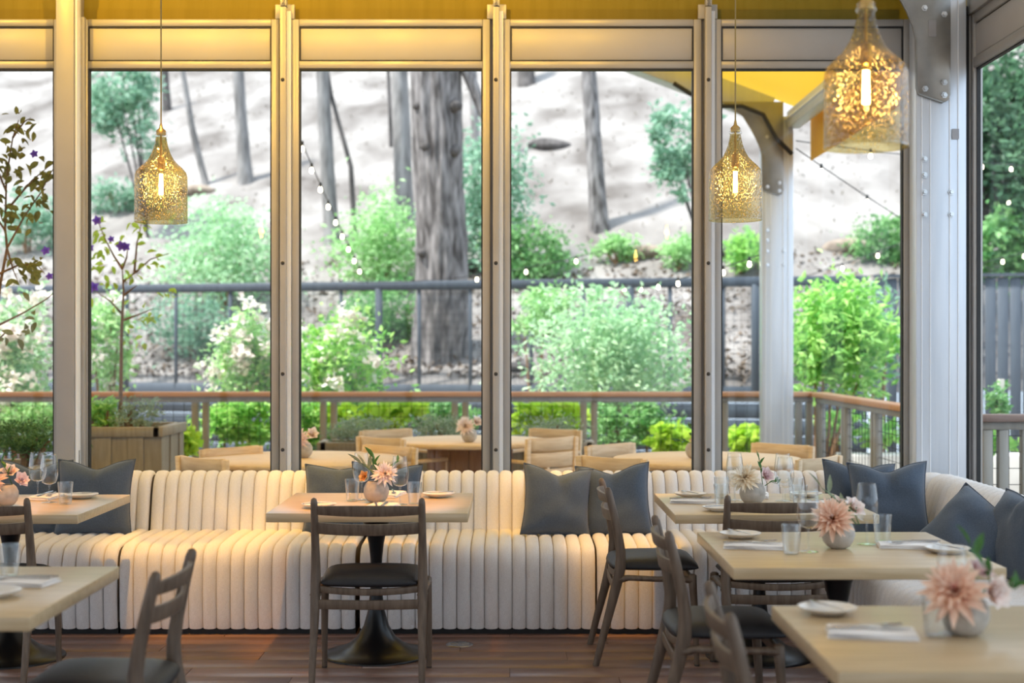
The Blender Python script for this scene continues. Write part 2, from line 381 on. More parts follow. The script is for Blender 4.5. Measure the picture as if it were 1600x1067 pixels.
# roof fabric, gable fabric, valance
def roof_z(x): return 3.93+.375*(2.6-x) if x > -4.5 else 3.93+.375*7.1-.375*(-4.5-x)
xs = [2.95, 1.2, -.5, -2.5, -4.5, -7, -9.5, -12.4]
def roof_piece(name, yl, m, lab):
    rv = []; rf = []; n = len(xs)
    for yy in yl:
        for x in xs: rv.append((x, yy, roof_z(x)))
    for j in range(len(yl)-1):
        for i in range(n-1): rf.append((j*n+i, j*n+i+1, (j+1)*n+i+1, (j+1)*n+i))
    return tag(MB().add(rv, rf).build(name, m, kind='structure'), lab)
roof_piece('ceiling', (-5.6, -.5, 4, 8.56), 'fabric_liner', 'lined tent fabric ceiling of the dining room')
roof_piece('ceiling_canopy', (8.57, 11, 13.75), 'fabric_roof', 'yellow translucent canopy over the deck')
gx = [2.9, -4.5, -12]
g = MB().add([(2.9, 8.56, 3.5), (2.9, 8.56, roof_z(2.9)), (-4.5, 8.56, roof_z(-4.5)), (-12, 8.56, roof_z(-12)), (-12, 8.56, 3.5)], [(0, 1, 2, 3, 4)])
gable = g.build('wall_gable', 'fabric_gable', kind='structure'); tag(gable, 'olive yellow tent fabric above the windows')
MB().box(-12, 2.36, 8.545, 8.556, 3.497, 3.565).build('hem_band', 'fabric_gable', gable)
MB().box(2.88, 2.885, 8.62, 13.5, 3.30, 3.93).build('wall_valance', 'fabric_roof', kind='structure')
# ---- tent frames ----------------------------------------------------------------
def tent_frame(yf, label, group, detail=True, x0=2.407, x1=2.707):
    r = empty('tent_frame', (0, yf, 0), label=label, cat='column', group=group)
    MB().box(x0, x1, 0, .145, 0, 3.72).build('column', 'tent_alu', r, bevel=.006)
    for gx_ in (x0+.035, x0+.085, x1-.10, x1-.05): MB().box(gx_-.0025, gx_+.0025, -.004, .001, 0, 3.72).build('groove_rib', 'white_strip', r)
    k = 263.8
    pts = [(1330, -75), (1384, -40), (1404, -8), (1418, 18), (1428, 42), (1432, 62), (1432.5, 138), (1436, 147), (1474, 160), (1481, 157), (1485, 148), (1485, -75)]
    poly = [((px-797)/k, H+(542-py)/k) for px, py in pts]
    pl = MB().prism(poly, -.018, -.005).build('gusset_plate', 'galv', r, bevel=.002, segs=1)
    MB().tube([(x_-.004, -.012, z_) for x_, z_ in poly[0:9]], .007, 6).build('plate_edge', 'galv', pl, smooth=True)
    def bolt(px, py, par, yb):
        o = MB().lathe([(0, -.016), (.011, -.016), (.0125, -.013), (.0125, -.004), (.019, -.004), (.019, 0)], 6).build('bolt', 'bolt', par)
        o.matrix_local = Matrix.Translation(((px-797)/k, yb, H+(542-py)/k)) @ Matrix.Rotation(R(90), 4, 'X') @ Matrix.Scale(-1, 4, (0, 0, 1))
    for px, py in ((1444, 13), (1475, 23), (1445, 139), (1475, 129), (1475, 149)): bolt(px, py, pl, -.018)
    for px, py in ((1445, 248), (1445, 273), (1445, 300), (1445, 335), (1487, 300), (1487, 335)): bolt(px, py, r, -.004)
    MB().bar((2.5, .15, roof_z(2.5)-.17), (-4.5, .15, roof_z(-4.5)-.17), .26, .22, up=(0, 0, 1)).build('rafter', 'tent_alu', r, bevel=.006)
    if detail:
        MB().box((1450-797)/k, (1462-797)/k, -.021, -.0185, H+(542-58)/k, H+(542-32)/k).build('tape_patch', 'tape', pl)
        MB().box((1488-797)/k, (1499-797)/k, -.0065, -.0045, H+(542-217)/k, H+(542-201)/k).build('tape_patch', 'tape', r)
    return r
tent_frame(8.35, 'silver bolted tent column with grey gusset plate in the room corner', 'tent frame columns')
tent_frame(13.45, 'silver tent column outside on the deck, seen under the canopy', 'tent frame columns', False)
pr = empty('eave_purlin', (2.70, 8.6, 3.70), label='silver eave purlin running from corner column to outside column', cat='beam')
MB().box(-.06, .06, .0, 4.84, -.10, .06).build('beam', 'tent_alu', pr, bevel=.005)
MB().box(-.075, -.061, .0, 4.84, -.02, .0).build('keder_rail', 'white_strip', pr)
tag(MB().tube([(1.55, 13.36, 4.02), (1.9, 13.36, 3.80), (2.2, 13.35, 3.80), (2.4, 13.35, 3.72), (2.52, 13.35, 3.5), (2.68, 13.38, 3.35)], .022, 8).build('power_cable', 'rubber', smooth=True), 'black cable clipped under the outside canopy rafter', 'cable')
tag(MB().tube([(1.0, 12.2, 4.40), (2.66, 10.6, 3.74)], .022, 8).build('brace_tube', 'tent_alu', smooth=True), 'thin silver brace tube under the yellow canopy', 'tube')
# ==================================================================
# BANQUETTE SOFA
# ==================================================================
CW = 1.25/17
seat_path = [(7.435, .032), (7.425, .08), (7.420, .22), (7.422, .35), (7.435, .41), (7.465, .445), (7.51, .460), (7.70, .468), (7.95, .466), (8.10, .462)]
back_path = [(8.055, .44), (8.075, .55), (8.10, .66), (8.125, .73), (8.155, .768), (8.195, .785), (8.24, .782), (8.28, .76), (8.31, .70), (8.325, .55), (8.33, .2), (8.33, .06)]
def offs(path, i, e):
    a = Vector(path[max(i-1, 0)]); b = Vector(path[min(i+1, len(path)-1)]); d = (b-a).normalized(); n = Vector((-d.y, d.x))
    return Vector(path[i])+n*e
CS = [(-.5, -.016), (-.485, -.006), (-.42, .004), (-.28, .011), (0, .0145), (.28, .011), (.42, .004), (.485, -.006), (.5, -.016)]
def channel_straight(path):
    vs = []; fs = []; n = len(CS)
    for i in range(len(path)):
        for u, e in CS: q = offs(path, i, e); vs.append((u*CW*.985, q.x-7.52, q.y))
    for i in range(len(path)-1):
        for k in range(n-1): fs.append((i*n+k, i*n+k+1, (i+1)*n+k+1, (i+1)*n+k))
    return MB().add(vs, fs).mesh('channel', 'linen', smooth=True)
def channel_arc(path, cy, dang):           # profile revolved about centre: radius = y - cy
    vs = []; fs = []; n = len(CS)
    for i in range(len(path)):
        for u, e in CS:
            q = offs(path, i, e*(1 if q_w(path, i, cy, dang) > .03 else .35)); rr = max(.004, q.x-cy); a = u*dang*.985
            vs.append((rr*math.sin(a), rr*math.cos(a), q.y))
    for i in range(len(path)-1):
        for k in range(n-1): fs.append((i*n+k, i*n+k+1, (i+1)*n+k+1, (i+1)*n+k))
    return MB().add(vs, fs).mesh('channel', 'linen', smooth=True)
def q_w(path, i, cy, dang): return (path[i][0]-cy)*dang
def core_mesh(path, L, base):
    vs = []; n = len(path)
    for x in (-L/2, L/2): vs += [(x, offs(path, i, -.012).x-7.52, offs(path, i, -.012).y) for i in range(n)]
    fs = [(i, i+1, n+i+1, n+i) for i in range(n-1)]+[tuple(range(n)), tuple(range(2*n-1, n-1, -1))]
    return MB().add(vs, fs).mesh(base, 'linen_core_shade', smooth=True)
seat_ch, back_ch = channel_straight(seat_path), channel_straight(back_path)
def section(loc, rz, n, label, nb=None):
    L = n*CW
    r = empty('banquette_section', loc, rz, label, 'sofa', 'ribbed banquette sections')
    s = ob('seat', core_mesh(seat_path, L-.006, 'seat'), r); b = ob('backrest', core_mesh(back_path, L-.006, 'backrest'), r)
    MB().box(-L/2+.002, L/2-.002, -.07, .79, 0, .06).build('plinth', 'plinth', r)
    for i in range(n):
        x = (i-(n-1)/2)*CW
        ob('channel', seat_ch, s, (x*.995, 0, 0)); ob('channel', back_ch, b, (x*.995, 0, 0))
    return r
Y0 = 7.52
section((-2.07-.625, Y0, 0), 0, 17, 'pale ribbed sofa section at far left behind the far left table')
section((-2.07+.63, Y0, 0), 0, 17, 'pale ribbed sofa section with warm light pool, between far left and centre tables')
section((-.80+.628, Y0, 0), 0, 17, 'pale ribbed sofa section right of the centre table, left of paired pillows')
section((.458+.622, Y0, 0), 0, 17, 'pale ribbed sofa section behind the corner table, under the two leaning pillows')
XS = 1.78             # right run: seat front at this X
def rsec(ytop, label): section((XS, ytop-.625, 0), R(-90), 17, label)
rsec(7.44, 'pale ribbed sofa section along the right windows, next to the corner')
rsec(6.185, 'pale ribbed sofa section along the right windows behind the two crossed pillows')
rsec(4.93, 'pale ribbed sofa section along the right windows nearest the camera')
# corner unit
r = empty('banquette_section', (0, 0, 0), 0, 'pale ribbed corner unit of the sofa beneath the silver column', 'sofa', 'ribbed banquette sections')
sx, sy = XS-.075, Y0-.075
seatc = MB().box(sx, 2.33, sy, 8.06, .09, .448).build('seat', 'linen_core_shade', r, bevel=.01)
ca = channel_arc(seat_path, sy, R(90)/7)
for i in range(7): ob('channel', ca, seatc, (sx, sy, 0), (0, 0, -R(90)*(i+.5)/7))
bx, by = 2.165, 7.905
backc = MB().box(sx+.02, 2.56, 8.15, 8.32, .06, .72).box(2.41, 2.56, 7.47, 8.15, .06, .72).build('backrest', 'linen_core_shade', r, bevel=.01)
cb = channel_arc(back_path, by, R(90)/4)
for i in range(4): ob('channel', cb, backc, (bx, by, 0), (0, 0, -R(90)*(i+.5)/4))
nl = 6; wl = (bx-sx)/nl
for i in range(nl):
    ob('channel', back_ch, backc, (sx+(i+.5)*wl, Y0, 0), None, (wl/CW, 1, 1))
    ob('channel', back_ch, backc, (XS, by-(i+.5)*(by-sy)/nl, 0), (0, 0, R(-90)), ((by-sy)/nl/CW, 1, 1))
MB().box(sx+.1, 2.5, sy+.14, 8.3, 0, .09).build('plinth', 'plinth', r)

# ==================================================================
# TABLES
# ==================================================================
TT = .75
def table(xc, yc, wx, wy, rz, label):
    r = empty('dining_table', (xc, yc, 0), rz, label, 'table', 'square oak dining tables')
    t = MB().box(-wx/2, wx/2, -wy/2, wy/2, TT-.042, TT).build('tabletop', 'oak_top', r, bevel=.003)
    prof = [(.262, 0), (.262, .006), (.255, .012), (.20, .026), (.14, .052), (.095, .09), (.062, .145), (.041, .22), (.030, .31), (.0275, .40), (.030, .48), (.038, .55), (.052, .62), (.075, .675), (.10, .70), (.10, .7075)]
    MB().lathe(prof, 40).build('pedestal', 'black_metal', r, smooth=True)
    MB().box(-.2, .2, -.03, .03, .700, .7078).box(-.03, .03, -.2, .2, .700, .7078).build('top_spider', 'black_metal', r)
    return r
TB = {'centre': (-.66, 6.945), 'far left': (-2.44, 6.875), 'corner': (1.222, 6.905), 'middle right': (1.25, 5.365), 'nearest right': (1.242, 3.75), 'near left': (-1.83, 4.46)}
table(*TB['centre'], .932, .91, 0, 'warm oak pedestal table in the centre, one chair in front of it')
table(*TB['far left'], .93, .89, 0, 'oak pedestal table at far left against the sofa with peach flowers')
table(*TB['corner'], .935, .93, 0, 'oak pedestal table in the sofa corner set for four')
table(*TB['middle right'], .95, .95, 0, 'pale oak pedestal table between the corner table and the nearest right table')
table(*TB['nearest right'], .935, .85, 0, 'pale oak pedestal table nearest the camera on the right with coral flowers')
table(*TB['near left'], .93, .92, 0, 'greyish oak pedestal table nearest the camera on the left')
# ==================================================================
# DINING CHAIRS
# ==================================================================
def slat_mesh(name, zc, h, bow, hx=.232, f0=0, tilt=.0, sag=.0, th=.016):
    m = MB(); n = 12; vs = []
    for i in range(n+1):
        u = -1+2*i/n; x = u*hx; yb = f0-bow*(1-u*u); dz = sag*(1-u*u)
        hh = h*(.78+.22*(1-u*u)) if sag >= 0 else h
        vs += [(x, yb-th/2, zc+dz-hh/2), (x, yb+th/2, zc+dz-hh/2), (x, yb+th/2-tilt, zc+dz+hh/2), (x, yb-th/2-tilt, zc+dz+hh/2)]
    fs = []
    for i in range(n):
        for k in range(4): a = i*4; fs.append((a+k, a+(k+1) % 4, a+4+(k+1) % 4, a+4+k))
    fs += [(0, 1, 2, 3), (n*4+3, n*4+2, n*4+1, n*4)]
    return m.add(vs, fs).mesh(name, 'chair_wood', bevel=.003, segs=2)
def make_chair():
    r = empty('dining_chair', (0, 0, 0), 0, 'x', 'chair', 'grey oak dining chairs')
    for s in (-1, 1):
        x = .239*s
        MB().tube([(x*1.01, -.238, 0), (x*1.01, -.205, .13), (x, -.165, .28), (x, -.135, .40), (x, -.120, .47), (x, -.118, .54), (x, -.130, .62), (x, -.155, .74), (x, -.176, .825), (x, -.181, .842), (x, -.183, .848)],
                  [.0135, .016, .019, .0225, .023, .021, .019, .017, .0155, .012, .004], 10, ell=1.15).build('leg', 'chair_wood', r, smooth=True)
        MB().tube([(.247*s, .243, 0), (.246*s, .236, .2), (.243*s, .226, .36), (.24*s, .222, .43), (.24*s, .222, .437)], [.0125, .0155, .0185, .021, .012], 10).build('leg', 'chair_wood', r, smooth=True)
        MB().tube([(x, -.128, .41), (x, -.08, .418), (x*1.0, .05, .412), (x, .17, .412), (x, .222, .408)], [.026, .0185, .0175, .0195, .024], 8, ell=.75).build('side_rail', 'chair_wood', r, smooth=True)
        for yy in (-.238, .243):
            MB().lathe([(0, 0), (.012, 0), (.0135, .008), (.0, .008)], 10, (x*1.01 if yy < 0 else .247*s, yy, 0)).build('foot_cap', 'rubber', r)
    ob('back_slat', slat_mesh('back_slat', .792, .050, .036, f0=-.164, tilt=.01, sag=.0), r)
    ob('back_slat', slat_mesh('back_slat', .712, .052, .034, f0=-.145, tilt=.01, sag=-.006), r)
    ob('seat_rail', slat_mesh('seat_rail', .438, .030, .03, f0=-.122, sag=-.012), r)
    ob('stretcher', slat_mesh('stretcher', .372, .042, .0, f0=-.146, sag=-.004), r)
    ob('seat_rail', slat_mesh('seat_rail', .405, .04, .0, f0=.222, sag=.0), r)
    # cushion
    n = 14; vs = []; fs = []
    def sh(u, v, top):
        ex = (1-abs(u)**6)*(1-abs(v)**6)
        hx = .228+.010*v; x = u*hx*(1-.03*abs(v)**8); yy = .055+v*.205*(1-.03*abs(u)**8)-(.02*(1-u*u) if v < -.8 else 0)
        z = .462+(.040 if top else -.020)*max(ex, 0)**.5+(.008*(1-u*u)*(1-v*v) if top else 0)+.010*(v)*0
        return (x, yy, z)
    for t in (1, 0):
        for i in range(n+1):
            for j in range(n+1): vs.append(sh(math.sin((-1+2*i/n)*math.pi/2), math.sin((-1+2*j/n)*math.pi/2), t))
    N = (n+1)**2
    for i in range(n):
        for j in range(n):
            a = i*(n+1)+j; q = (a, a+n+1, a+n+2, a+1); fs.append(q); fs.append(tuple(N+k for k in reversed(q)))
    me = MB().add(vs, fs)
    c_ = me.build('cushion', 'leather', r, smooth=True)
    bm = bmesh.new(); bm.from_mesh(c_.data); bmesh.ops.remove_doubles(bm, verts=bm.verts, dist=1e-5); bmesh.ops.recalc_face_normals(bm, faces=bm.faces); bm.to_mesh(c_.data); bm.free(); c_.data.shade_smooth()
    return r
chair0 = make_chair(); bpy.context.view_layer.update(); ct = tree_of(chair0)
CHAIRS = [((-.63, 6.415), 0, 'grey oak chair with black seat in front of the centre table, back to camera'),
          ((-2.38, 6.415), 0, 'grey oak chair in front of the far left table, cut by the left edge'),
          ((.645, 6.94), -90, 'grey oak chair seen side on, left of the corner table'),
          ((1.222, 6.54), 0, 'grey oak chair facing the corner table, behind the middle right table'),
          ((.755, 5.36), -90, 'grey oak chair at the left side of the middle right table'),
          ((.74, 3.78), -92, 'grey oak chair at the left side of the nearest right table'),
          ((-1.235, 4.435), 90, 'pale grey oak chair at the right side of the near left table')]
for i, ((x, y), a, lab) in enumerate(CHAIRS):
    c = chair0 if i == 0 else copy_tree(chair0, ct)
    c.location = (x, y, 0); c.rotation_euler = (0, 0, R(a)); c['label'] = lab
# ==================================================================
# PILLOWS
# ==================================================================
def pillow(loc, S, rot, label, chop=.10, thick=.10, seed=0, asp=1.0):
    n = 22; vs = []; fs = []
    for t in (1, -1):
        for i in range(n+1):
            for j in range(n+1):
                u = -1+2*i/n; v = -1+2*j/n
                pin_u = 1-.10*(1-v*v)**1.0*abs(u)**2; pin_v = 1-.08*(1-u*u)*abs(v)**2
                x = u*S/2*pin_u; z = v*S/2*asp*pin_v
                if v > -.2: z -= chop*S*math.exp(-(u/.42)**2)*((v+.2)/1.2)**2
                h = max(0, (1-u**4)*(1-v**4))**.62*(1-.25*(u*u+v*v)/2)
                h *= 1-.55*math.exp(-(u/.16)**2)*max(0, v)**1.2*(1 if chop > .03 else 0)
                nz = mnoise.noise(Vector((u*2.2+seed, v*2.2, seed*1.7+t)))*.022*h
                vs.append((x, t*(thick*h+nz), z))
    N = (n+1)**2
    for i in range(n):
        for j in range(n):
            a = i*(n+1)+j; q = (a, a+n+1, a+n+2, a+1); fs.append(tuple(reversed(q))); fs.append(tuple(N+k for k in q))
    me = bpy.data.meshes.new('throw_pillow'); me.from_pydata(vs, [], fs)
    bm = bmesh.new(); bm.from_mesh(me); bmesh.ops.remove_doubles(bm, verts=bm.verts, dist=1e-5); bmesh.ops.recalc_face_normals(bm, faces=bm.faces); bm.to_mesh(me); bm.free()
    me.shade_smooth(); me.materials.append(M['pillow'])
    r = empty('throw_pillow', (loc[0], loc[1], loc[2]+.02), 0, label, 'pillow', 'slate blue throw pillows'); r.rotation_euler = [R(a) for a in rot]
    ob('cover', me, r)
    e = S/2*.985
    def seam(u, v):
        z = v*S/2*asp*(1-.08*(1-u*u)*abs(v)**2); x = u*S/2*(1-.10*(1-v*v)*abs(u)**2)
        if v > -.2: z -= chop*S*math.exp(-(u/.42)**2)*((v+.2)/1.2)**2
        return (x, 0, z)
    P = [seam(-1+2*i/12, 1) for i in range(12)]+[seam(1, 1-2*i/12) for i in range(12)]+[seam(1-2*i/12, -1) for i in range(12)]+[seam(-1, -1+2*i/12) for i in range(13)]
    MB().tube(P, .0035, 5).build('seam', 'pillow', r, smooth=True)
    return r
pillow((-2.33, 7.90, .655), .43, (-14, 0, 3), 'slate blue pillow behind the far left table, nearer its right corner', seed=1)
pillow((-2.70, 7.97, .645), .43, (-12, 0, -3), 'slate blue pillow at far left, half hidden behind another pillow and flowers', seed=2)
pillow((-.97, 7.96, .635), .40, (-12, 0, -4), 'slate blue pillow behind the centre flower vase, left of the pair', chop=.04, seed=3)
pillow((-.70, 7.93, .645), .40, (-13, 3, 6), 'slate blue pillow behind the centre table, pointed corner right of the vase', seed=4)
pillow((.262, 7.86, .635), .40, (-15, 6, 10), 'slate blue pillow left of two leaning together right of the centre table', seed=5)
pillow((.585, 7.93, .630), .42, (-14, -4, -6), 'slate blue pillow partly behind the side-on grey oak chair', seed=6)
pillow((1.98, 7.99, .635), .43, (-12, 4, 6), 'slate blue pillow in the sofa corner, behind another pillow', seed=7)
pillow((2.08, 7.74, .652), .43, (-13, -2, -10), 'slate blue pillow in the sofa corner, in front', seed=8)
pillow((2.12, 6.50, .605), .46, (-42, 22, -58), 'dark slate pillow slumped forward on the right sofa run', chop=.03, seed=9)
pillow((2.30, 6.32, .64), .44, (-14, -4, -80), 'slate blue pillow standing behind the slumped one on the right sofa', chop=.06, seed=10)
# ==================================================================
# TABLEWARE
# ==================================================================
def proto(fn):
    r = fn(); bpy.context.view_layer.update(); return r, tree_of(r), [True]
def place(p, loc, rz, label, group=None):
    r, t, first = p
    o = r if first[0] else copy_tree(r, t)
    first[0] = False
    o.location = loc; o.rotation_euler = (0, 0, rz); o['label'] = label
    if group: o['group'] = group
    return o
def mk_wine():
    r = empty('wine_glass', cat='glass')
    MB().lathe([(.0325, .098), (.038, .112), (.0425, .132), (.0435, .150), (.041, .18), (.0365, .215), (.0335, .235)], 28).lathe([(.0325, .0981), (.02, .0915), (.006, .088), (.0, .088)], 28).build('bowl', 'clear_glass', r, smooth=True)
    MB().lathe([(.006, .0885), (.004, .075), (.0034, .04), (.004, .012), (.008, .005)], 12).build('stem', 'clear_glass', r, smooth=True)
    MB().lathe([(.008, .005), (.024, .003), (.037, .0018), (.038, .0006), (.0, .0006)], 28).build('foot', 'clear_glass', r, smooth=True)
    MB().lathe([(.0335, .2345), (.0342, .2355), (.0335, .2365), (.0328, .2355), (.0335, .2345)], 28).build('rim', 'clear_glass', r, smooth=True)
    return r
def mk_tumbler():
    r = empty('tumbler', cat='glass')
    MB().lathe([(.0, .006), (.026, .006), (.0275, .012), (.0355, .108)], 28).lathe([(.0, .0008), (.0265, .0008), (.029, .004), (.0375, .108)], 28).build('body', 'clear_glass', r, smooth=True)
    MB().lathe([(.0355, .108), (.0365, .1095), (.0375, .108)], 28).build('rim', 'clear_glass', r, smooth=True)
    return r
def mk_plate():
    r = empty('side_plate', cat='plate')
    MB().lathe([(0, .0005), (.046, .0005), (.05, .003), (.078, .015), (.0835, .019), (.0845, .0205), (.083, .0215), (.076, .0185), (.052, .0075), (.045, .006), (0, .006)], 36).build('dish', 'ceramic', r, smooth=True)
    MB().lathe([(.0832, .0212), (.0846, .0208), (.0848, .0195)], 36).build('rim_band', 'vase', r, smooth=True)
    return r
def mk_butter():
    r = empty('butter_knife', cat='knife')
    MB().box(-.006, .006, -.08, 0, .0, .004).build('handle', 'steel', r, bevel=.0015)
    MB().add([(-.006, 0, .001), (.007, 0, .001), (.009, .05, .001), (.004, .075, .001), (-.005, .07, .001), (-.006, 0, .003), (.007, 0, .003), (.009, .05, .002), (.004, .075, .002), (-.005, .07, .002)],
             [(4, 3, 2, 1, 0), (5, 6, 7, 8, 9), (0, 1, 6, 5), (1, 2, 7, 6), (2, 3, 8, 7), (3, 4, 9, 8), (4, 0, 5, 9)]).build('blade', 'steel', r)
    return r
def mk_napkin():
    r = empty('folded_napkin', cat='napkin')
    for k, (w_, h_, dz) in enumerate(((.135, .235, .0005), (.131, .230, .006), (.127, .226, .0115))):
        m = MB(); n = 8; vs = []; fs = []
        for t in (0, 1):
            for i in range(n+1):
                for j in range(n+1):
                    u = -1+2*i/n; v = -1+2*j/n
                    z = dz+t*.005*(1-.6*abs(u)**6)+.0015*math.sin(3*v+k)*t
                    vs.append((u*w_/2+.003*math.sin(v*3+k), v*h_/2, z))
        N = (n+1)**2
        for i in range(n):
            for j in range(n):
                a = i*(n+1)+j; q = (a, a+n+1, a+n+2, a+1); fs.append(q); fs.append(tuple(N+x for x in q))
        for i in range(n):
            for (a, b) in ((i*(n+1), (i+1)*(n+1)), (i*(n+1)+n, (i+1)*(n+1)+n), (i, i+1), (n*(n+1)+i, n*(n+1)+i+1)): fs.append((a, b, b+N, a+N))
        m.add(vs, fs).build('fold', 'napkin', r, smooth=True)
    return r
def mk_fork():
    r = empty('table_fork', cat='fork')
    MB().tube([(0, -.095, .002), (0, -.04, .003), (0, .03, .004), (0, .05, .003)], [.0055, .004, .003, .006], 6, ell=.4).build('handle', 'steel', r, smooth=True)
    MB().box(-.011, .011, .048, .062, .0015, .004).build('neck', 'steel', r)
    for i in range(4): MB().tube([(-.0093+i*.0062, .06, .003), (-.0093+i*.0062, .085, .0025), (-.0093+i*.0062, .1, .005)], [.0017, .0015, .001], 5).build('tine', 'steel', r)
    return r
def mk_knife():
    r = empty('table_knife', cat='knife')
    MB().tube([(0, -.11, .003), (0, -.06, .004), (0, 0, .0035)], [.006, .0055, .0045], 6, ell=.5).build('handle', 'steel', r, smooth=True)
    MB().add([(-.006, 0, .001), (.006, 0, .001), (.009, .06, .001), (.002, .11, .001), (-.005, .105, .001), (-.006, 0, .003), (.006, 0, .003), (.009, .06, .0022), (.002, .11, .0022), (-.005, .105, .0022)],
             [(4, 3, 2, 1, 0), (5, 6, 7, 8, 9), (0, 1, 6, 5), (1, 2, 7, 6), (2, 3, 8, 7), (3, 4, 9, 8), (4, 0, 5, 9)]).build('blade', 'steel', r)
    return r
WINE, TUMB, PLATE, BUT, NAP, FORK, KNIFE = [proto(f) for f in (mk_wine, mk_tumbler, mk_plate, mk_butter, mk_napkin, mk_fork, mk_knife)]
def setting(tbl, ang, where, skip=(), off=None):
    # canonical: guest sits at -Y side facing +Y
    cx, cy = TB[tbl]; a = R(ang); rot = Matrix.Rotation(a, 2)
    off = off or {}
    def at(key, x, y, z=0):
        if key in off: x, y = off[key]
        q = rot @ Vector((x, y)); return (cx+q.x, cy+q.y, TT+.0008+z)
    T = 'the %s table' % tbl
    W = where
    if 'plate' not in skip:
        p = at('plate', -.29, -.30); place(PLATE, p, 0, 'white side plate on the %s of %s' % (W, T), 'white side plates')
        place(BUT, (p[0], p[1], p[2]+.0225), a+R(-65), 'small butter knife on the plate at the %s of %s' % (W, T), 'butter knives')
    if 'napkin' not in skip:
        p = at('napkin', -.035, -.315); place(NAP, p, a+R(-10), 'folded white napkin on the %s of %s' % (W, T), 'folded white napkins')
        q = rot @ Vector((-.022, -.008)); place(FORK, (p[0]+q.x, p[1]+q.y, p[2]+.0192), a+R(7), 'steel fork on the napkin at the %s of %s' % (W, T), 'steel forks')
        q = rot @ Vector((.018, -.012)); place(KNIFE, (p[0]+q.x, p[1]+q.y, p[2]+.0192), a+R(-3), 'steel knife on the napkin at the %s of %s' % (W, T), 'steel table knives')
    if 'tumbler' not in skip: place(TUMB, at('tumbler', .155, -.21), 0, 'clear water tumbler on the %s of %s' % (W, T), 'clear water tumblers')
    if 'wine' not in skip: place(WINE, at('wine', .10, -.135), 0, 'clear stemmed wine glass on the %s of %s' % (W, T), 'clear stemmed wine glasses')
setting('centre', 0, 'chair side', off={'napkin': (.045, -.245), 'plate': (-.25, -.24), 'tumbler': (.195, -.09), 'wine': (.125, -.10)})
setting('centre', 180, 'sofa side', off={'tumbler': (.125, -.06), 'wine': (.085, -.11), 'plate': (-.295, -.25)})
setting('far left', 0, 'chair side', off={'tumbler': (.275, -.02), 'wine': (.17, .06)})
setting('far left', 180, 'sofa side', off={'plate': (-.265, -.27), 'napkin': (-.09, -.27), 'wine': (-.06, -.22), 'tumbler': (.12, -.1)})
setting('corner', -90, 'left side'); setting('corner', 0, 'chair side', off={'napkin': (.02, -.29), 'plate': (-.24, -.32)})
setting('corner', 180, 'window side'); setting('corner', 90, 'sofa corner side')
setting('middle right', -90, 'chair side', off={'plate': (-.295, -.325), 'napkin': (-.02, -.315)}); setting('middle right', 90, 'sofa side', off={'plate': (-.12, -.38), 'napkin': (.03, -.28)})
setting('nearest right', -90, 'chair side', off={'plate': (-.30, -.33), 'napkin': (0, -.28), 'tumbler': (.02, -.115), 'wine': (-.015, -.06)})
setting('nearest right', 90, 'sofa side', skip=('plate', 'napkin', 'tumbler'), off={'wine': (-.02, -.20)})
setting('near left', 90, 'chair side', off={'napkin': (.10, -.24), 'plate': (-.14, -.245), 'tumbler': (.235, -.16), 'wine': (.22, -.05)})
# ---- vases and flowers
def mk_vase():
    r = empty('bowl_vase', cat='vase')
    MB().lathe([(0, .0006), (.028, .0006), (.042, .008), (.056, .026), (.0635, .05), (.062, .072), (.053, .092), (.043, .103), (.040, .105), (.037, .103), (.046, .09), (.054, .07), (.055, .05), (.045, .022), (0, .012)], 36).build('body', 'vase', r, smooth=True)
    MB().lathe([(0, .085), (.047, .085)], 20).build('water', 'soil', r)
    return r
VASE = proto(mk_vase)
def petal_mesh(m, wd=.30, cup=.10, tip=1.0, name='petal'):
    vs = []; fs = []; n = 6
    for i in range(n+1):
        t = i/n; ww = wd*math.sin(math.pi*min(1, t**.75)*.94+.10)*(1 if t < .999 else .25); z = .10*math.sin(t*2.2)*tip
        for k, u in enumerate((-1, -.5, 0, .5, 1)): vs.append((u*ww/2, t, z+cup*u*u*ww*1.6))
    for i in range(n):
        for k in range(4): a = i*5+k; fs.append((a, a+1, a+6, a+5))
    return MB().add(vs, fs).mesh(name, m, smooth=True)
PM = {}
def pmesh(m, wd):
    if (m, wd) not in PM: PM[(m, wd)] = petal_mesh(m, wd)
    return PM[(m, wd)]
def bloom(name, loc, d, rad, m, label, cat, rings, wd, m_in=None, group=None):
    r = empty(name, loc, 0, label, cat, group); r.rotation_euler = Vector(d).normalized().to_track_quat('Z', 'Y').to_euler()
    rnd = random.Random(hash(label) % 1000 if False else len(label)*7+int(loc[0]*100))
    for i, (th, n, l) in enumerate(rings):
        for k in range(n):
            az = 2*math.pi*(k+.5*(i % 2)+rnd.uniform(-.12, .12))/n
            el = R(90-th+rnd.uniform(-9, 9)); ln = rad*l*rnd.uniform(.84, 1.10)
            mm = m_in if (m_in and i < 2) else m
            mtx = Matrix.Rotation(az, 4, 'Z') @ Matrix.Rotation(el, 4, 'X') @ Matrix.Diagonal((ln, ln, ln, 1))
            o = ob('petal', pmesh(mm, wd), r); o.matrix_local = Matrix.Translation((0, 0, -rad*.10)) @ mtx
    MB().lathe([(0, -rad*.5), (rad*.10, -rad*.42), (rad*.16, -rad*.3), (.0, -rad*.2)], 10).build('calyx', 'leaf_green', r, smooth=True)
    return r
DAH = [(5, 5, .46), (15, 8, .58), (25, 9, .66), (34, 11, .76), (48, 13, .88), (62, 14, .96), (76, 14, 1.0), (92, 13, 1.02), (110, 10, 1.0)]
ROSE = [(10, 3, .5), (24, 4, .72), (42, 5, .92), (62, 6, 1.0)]
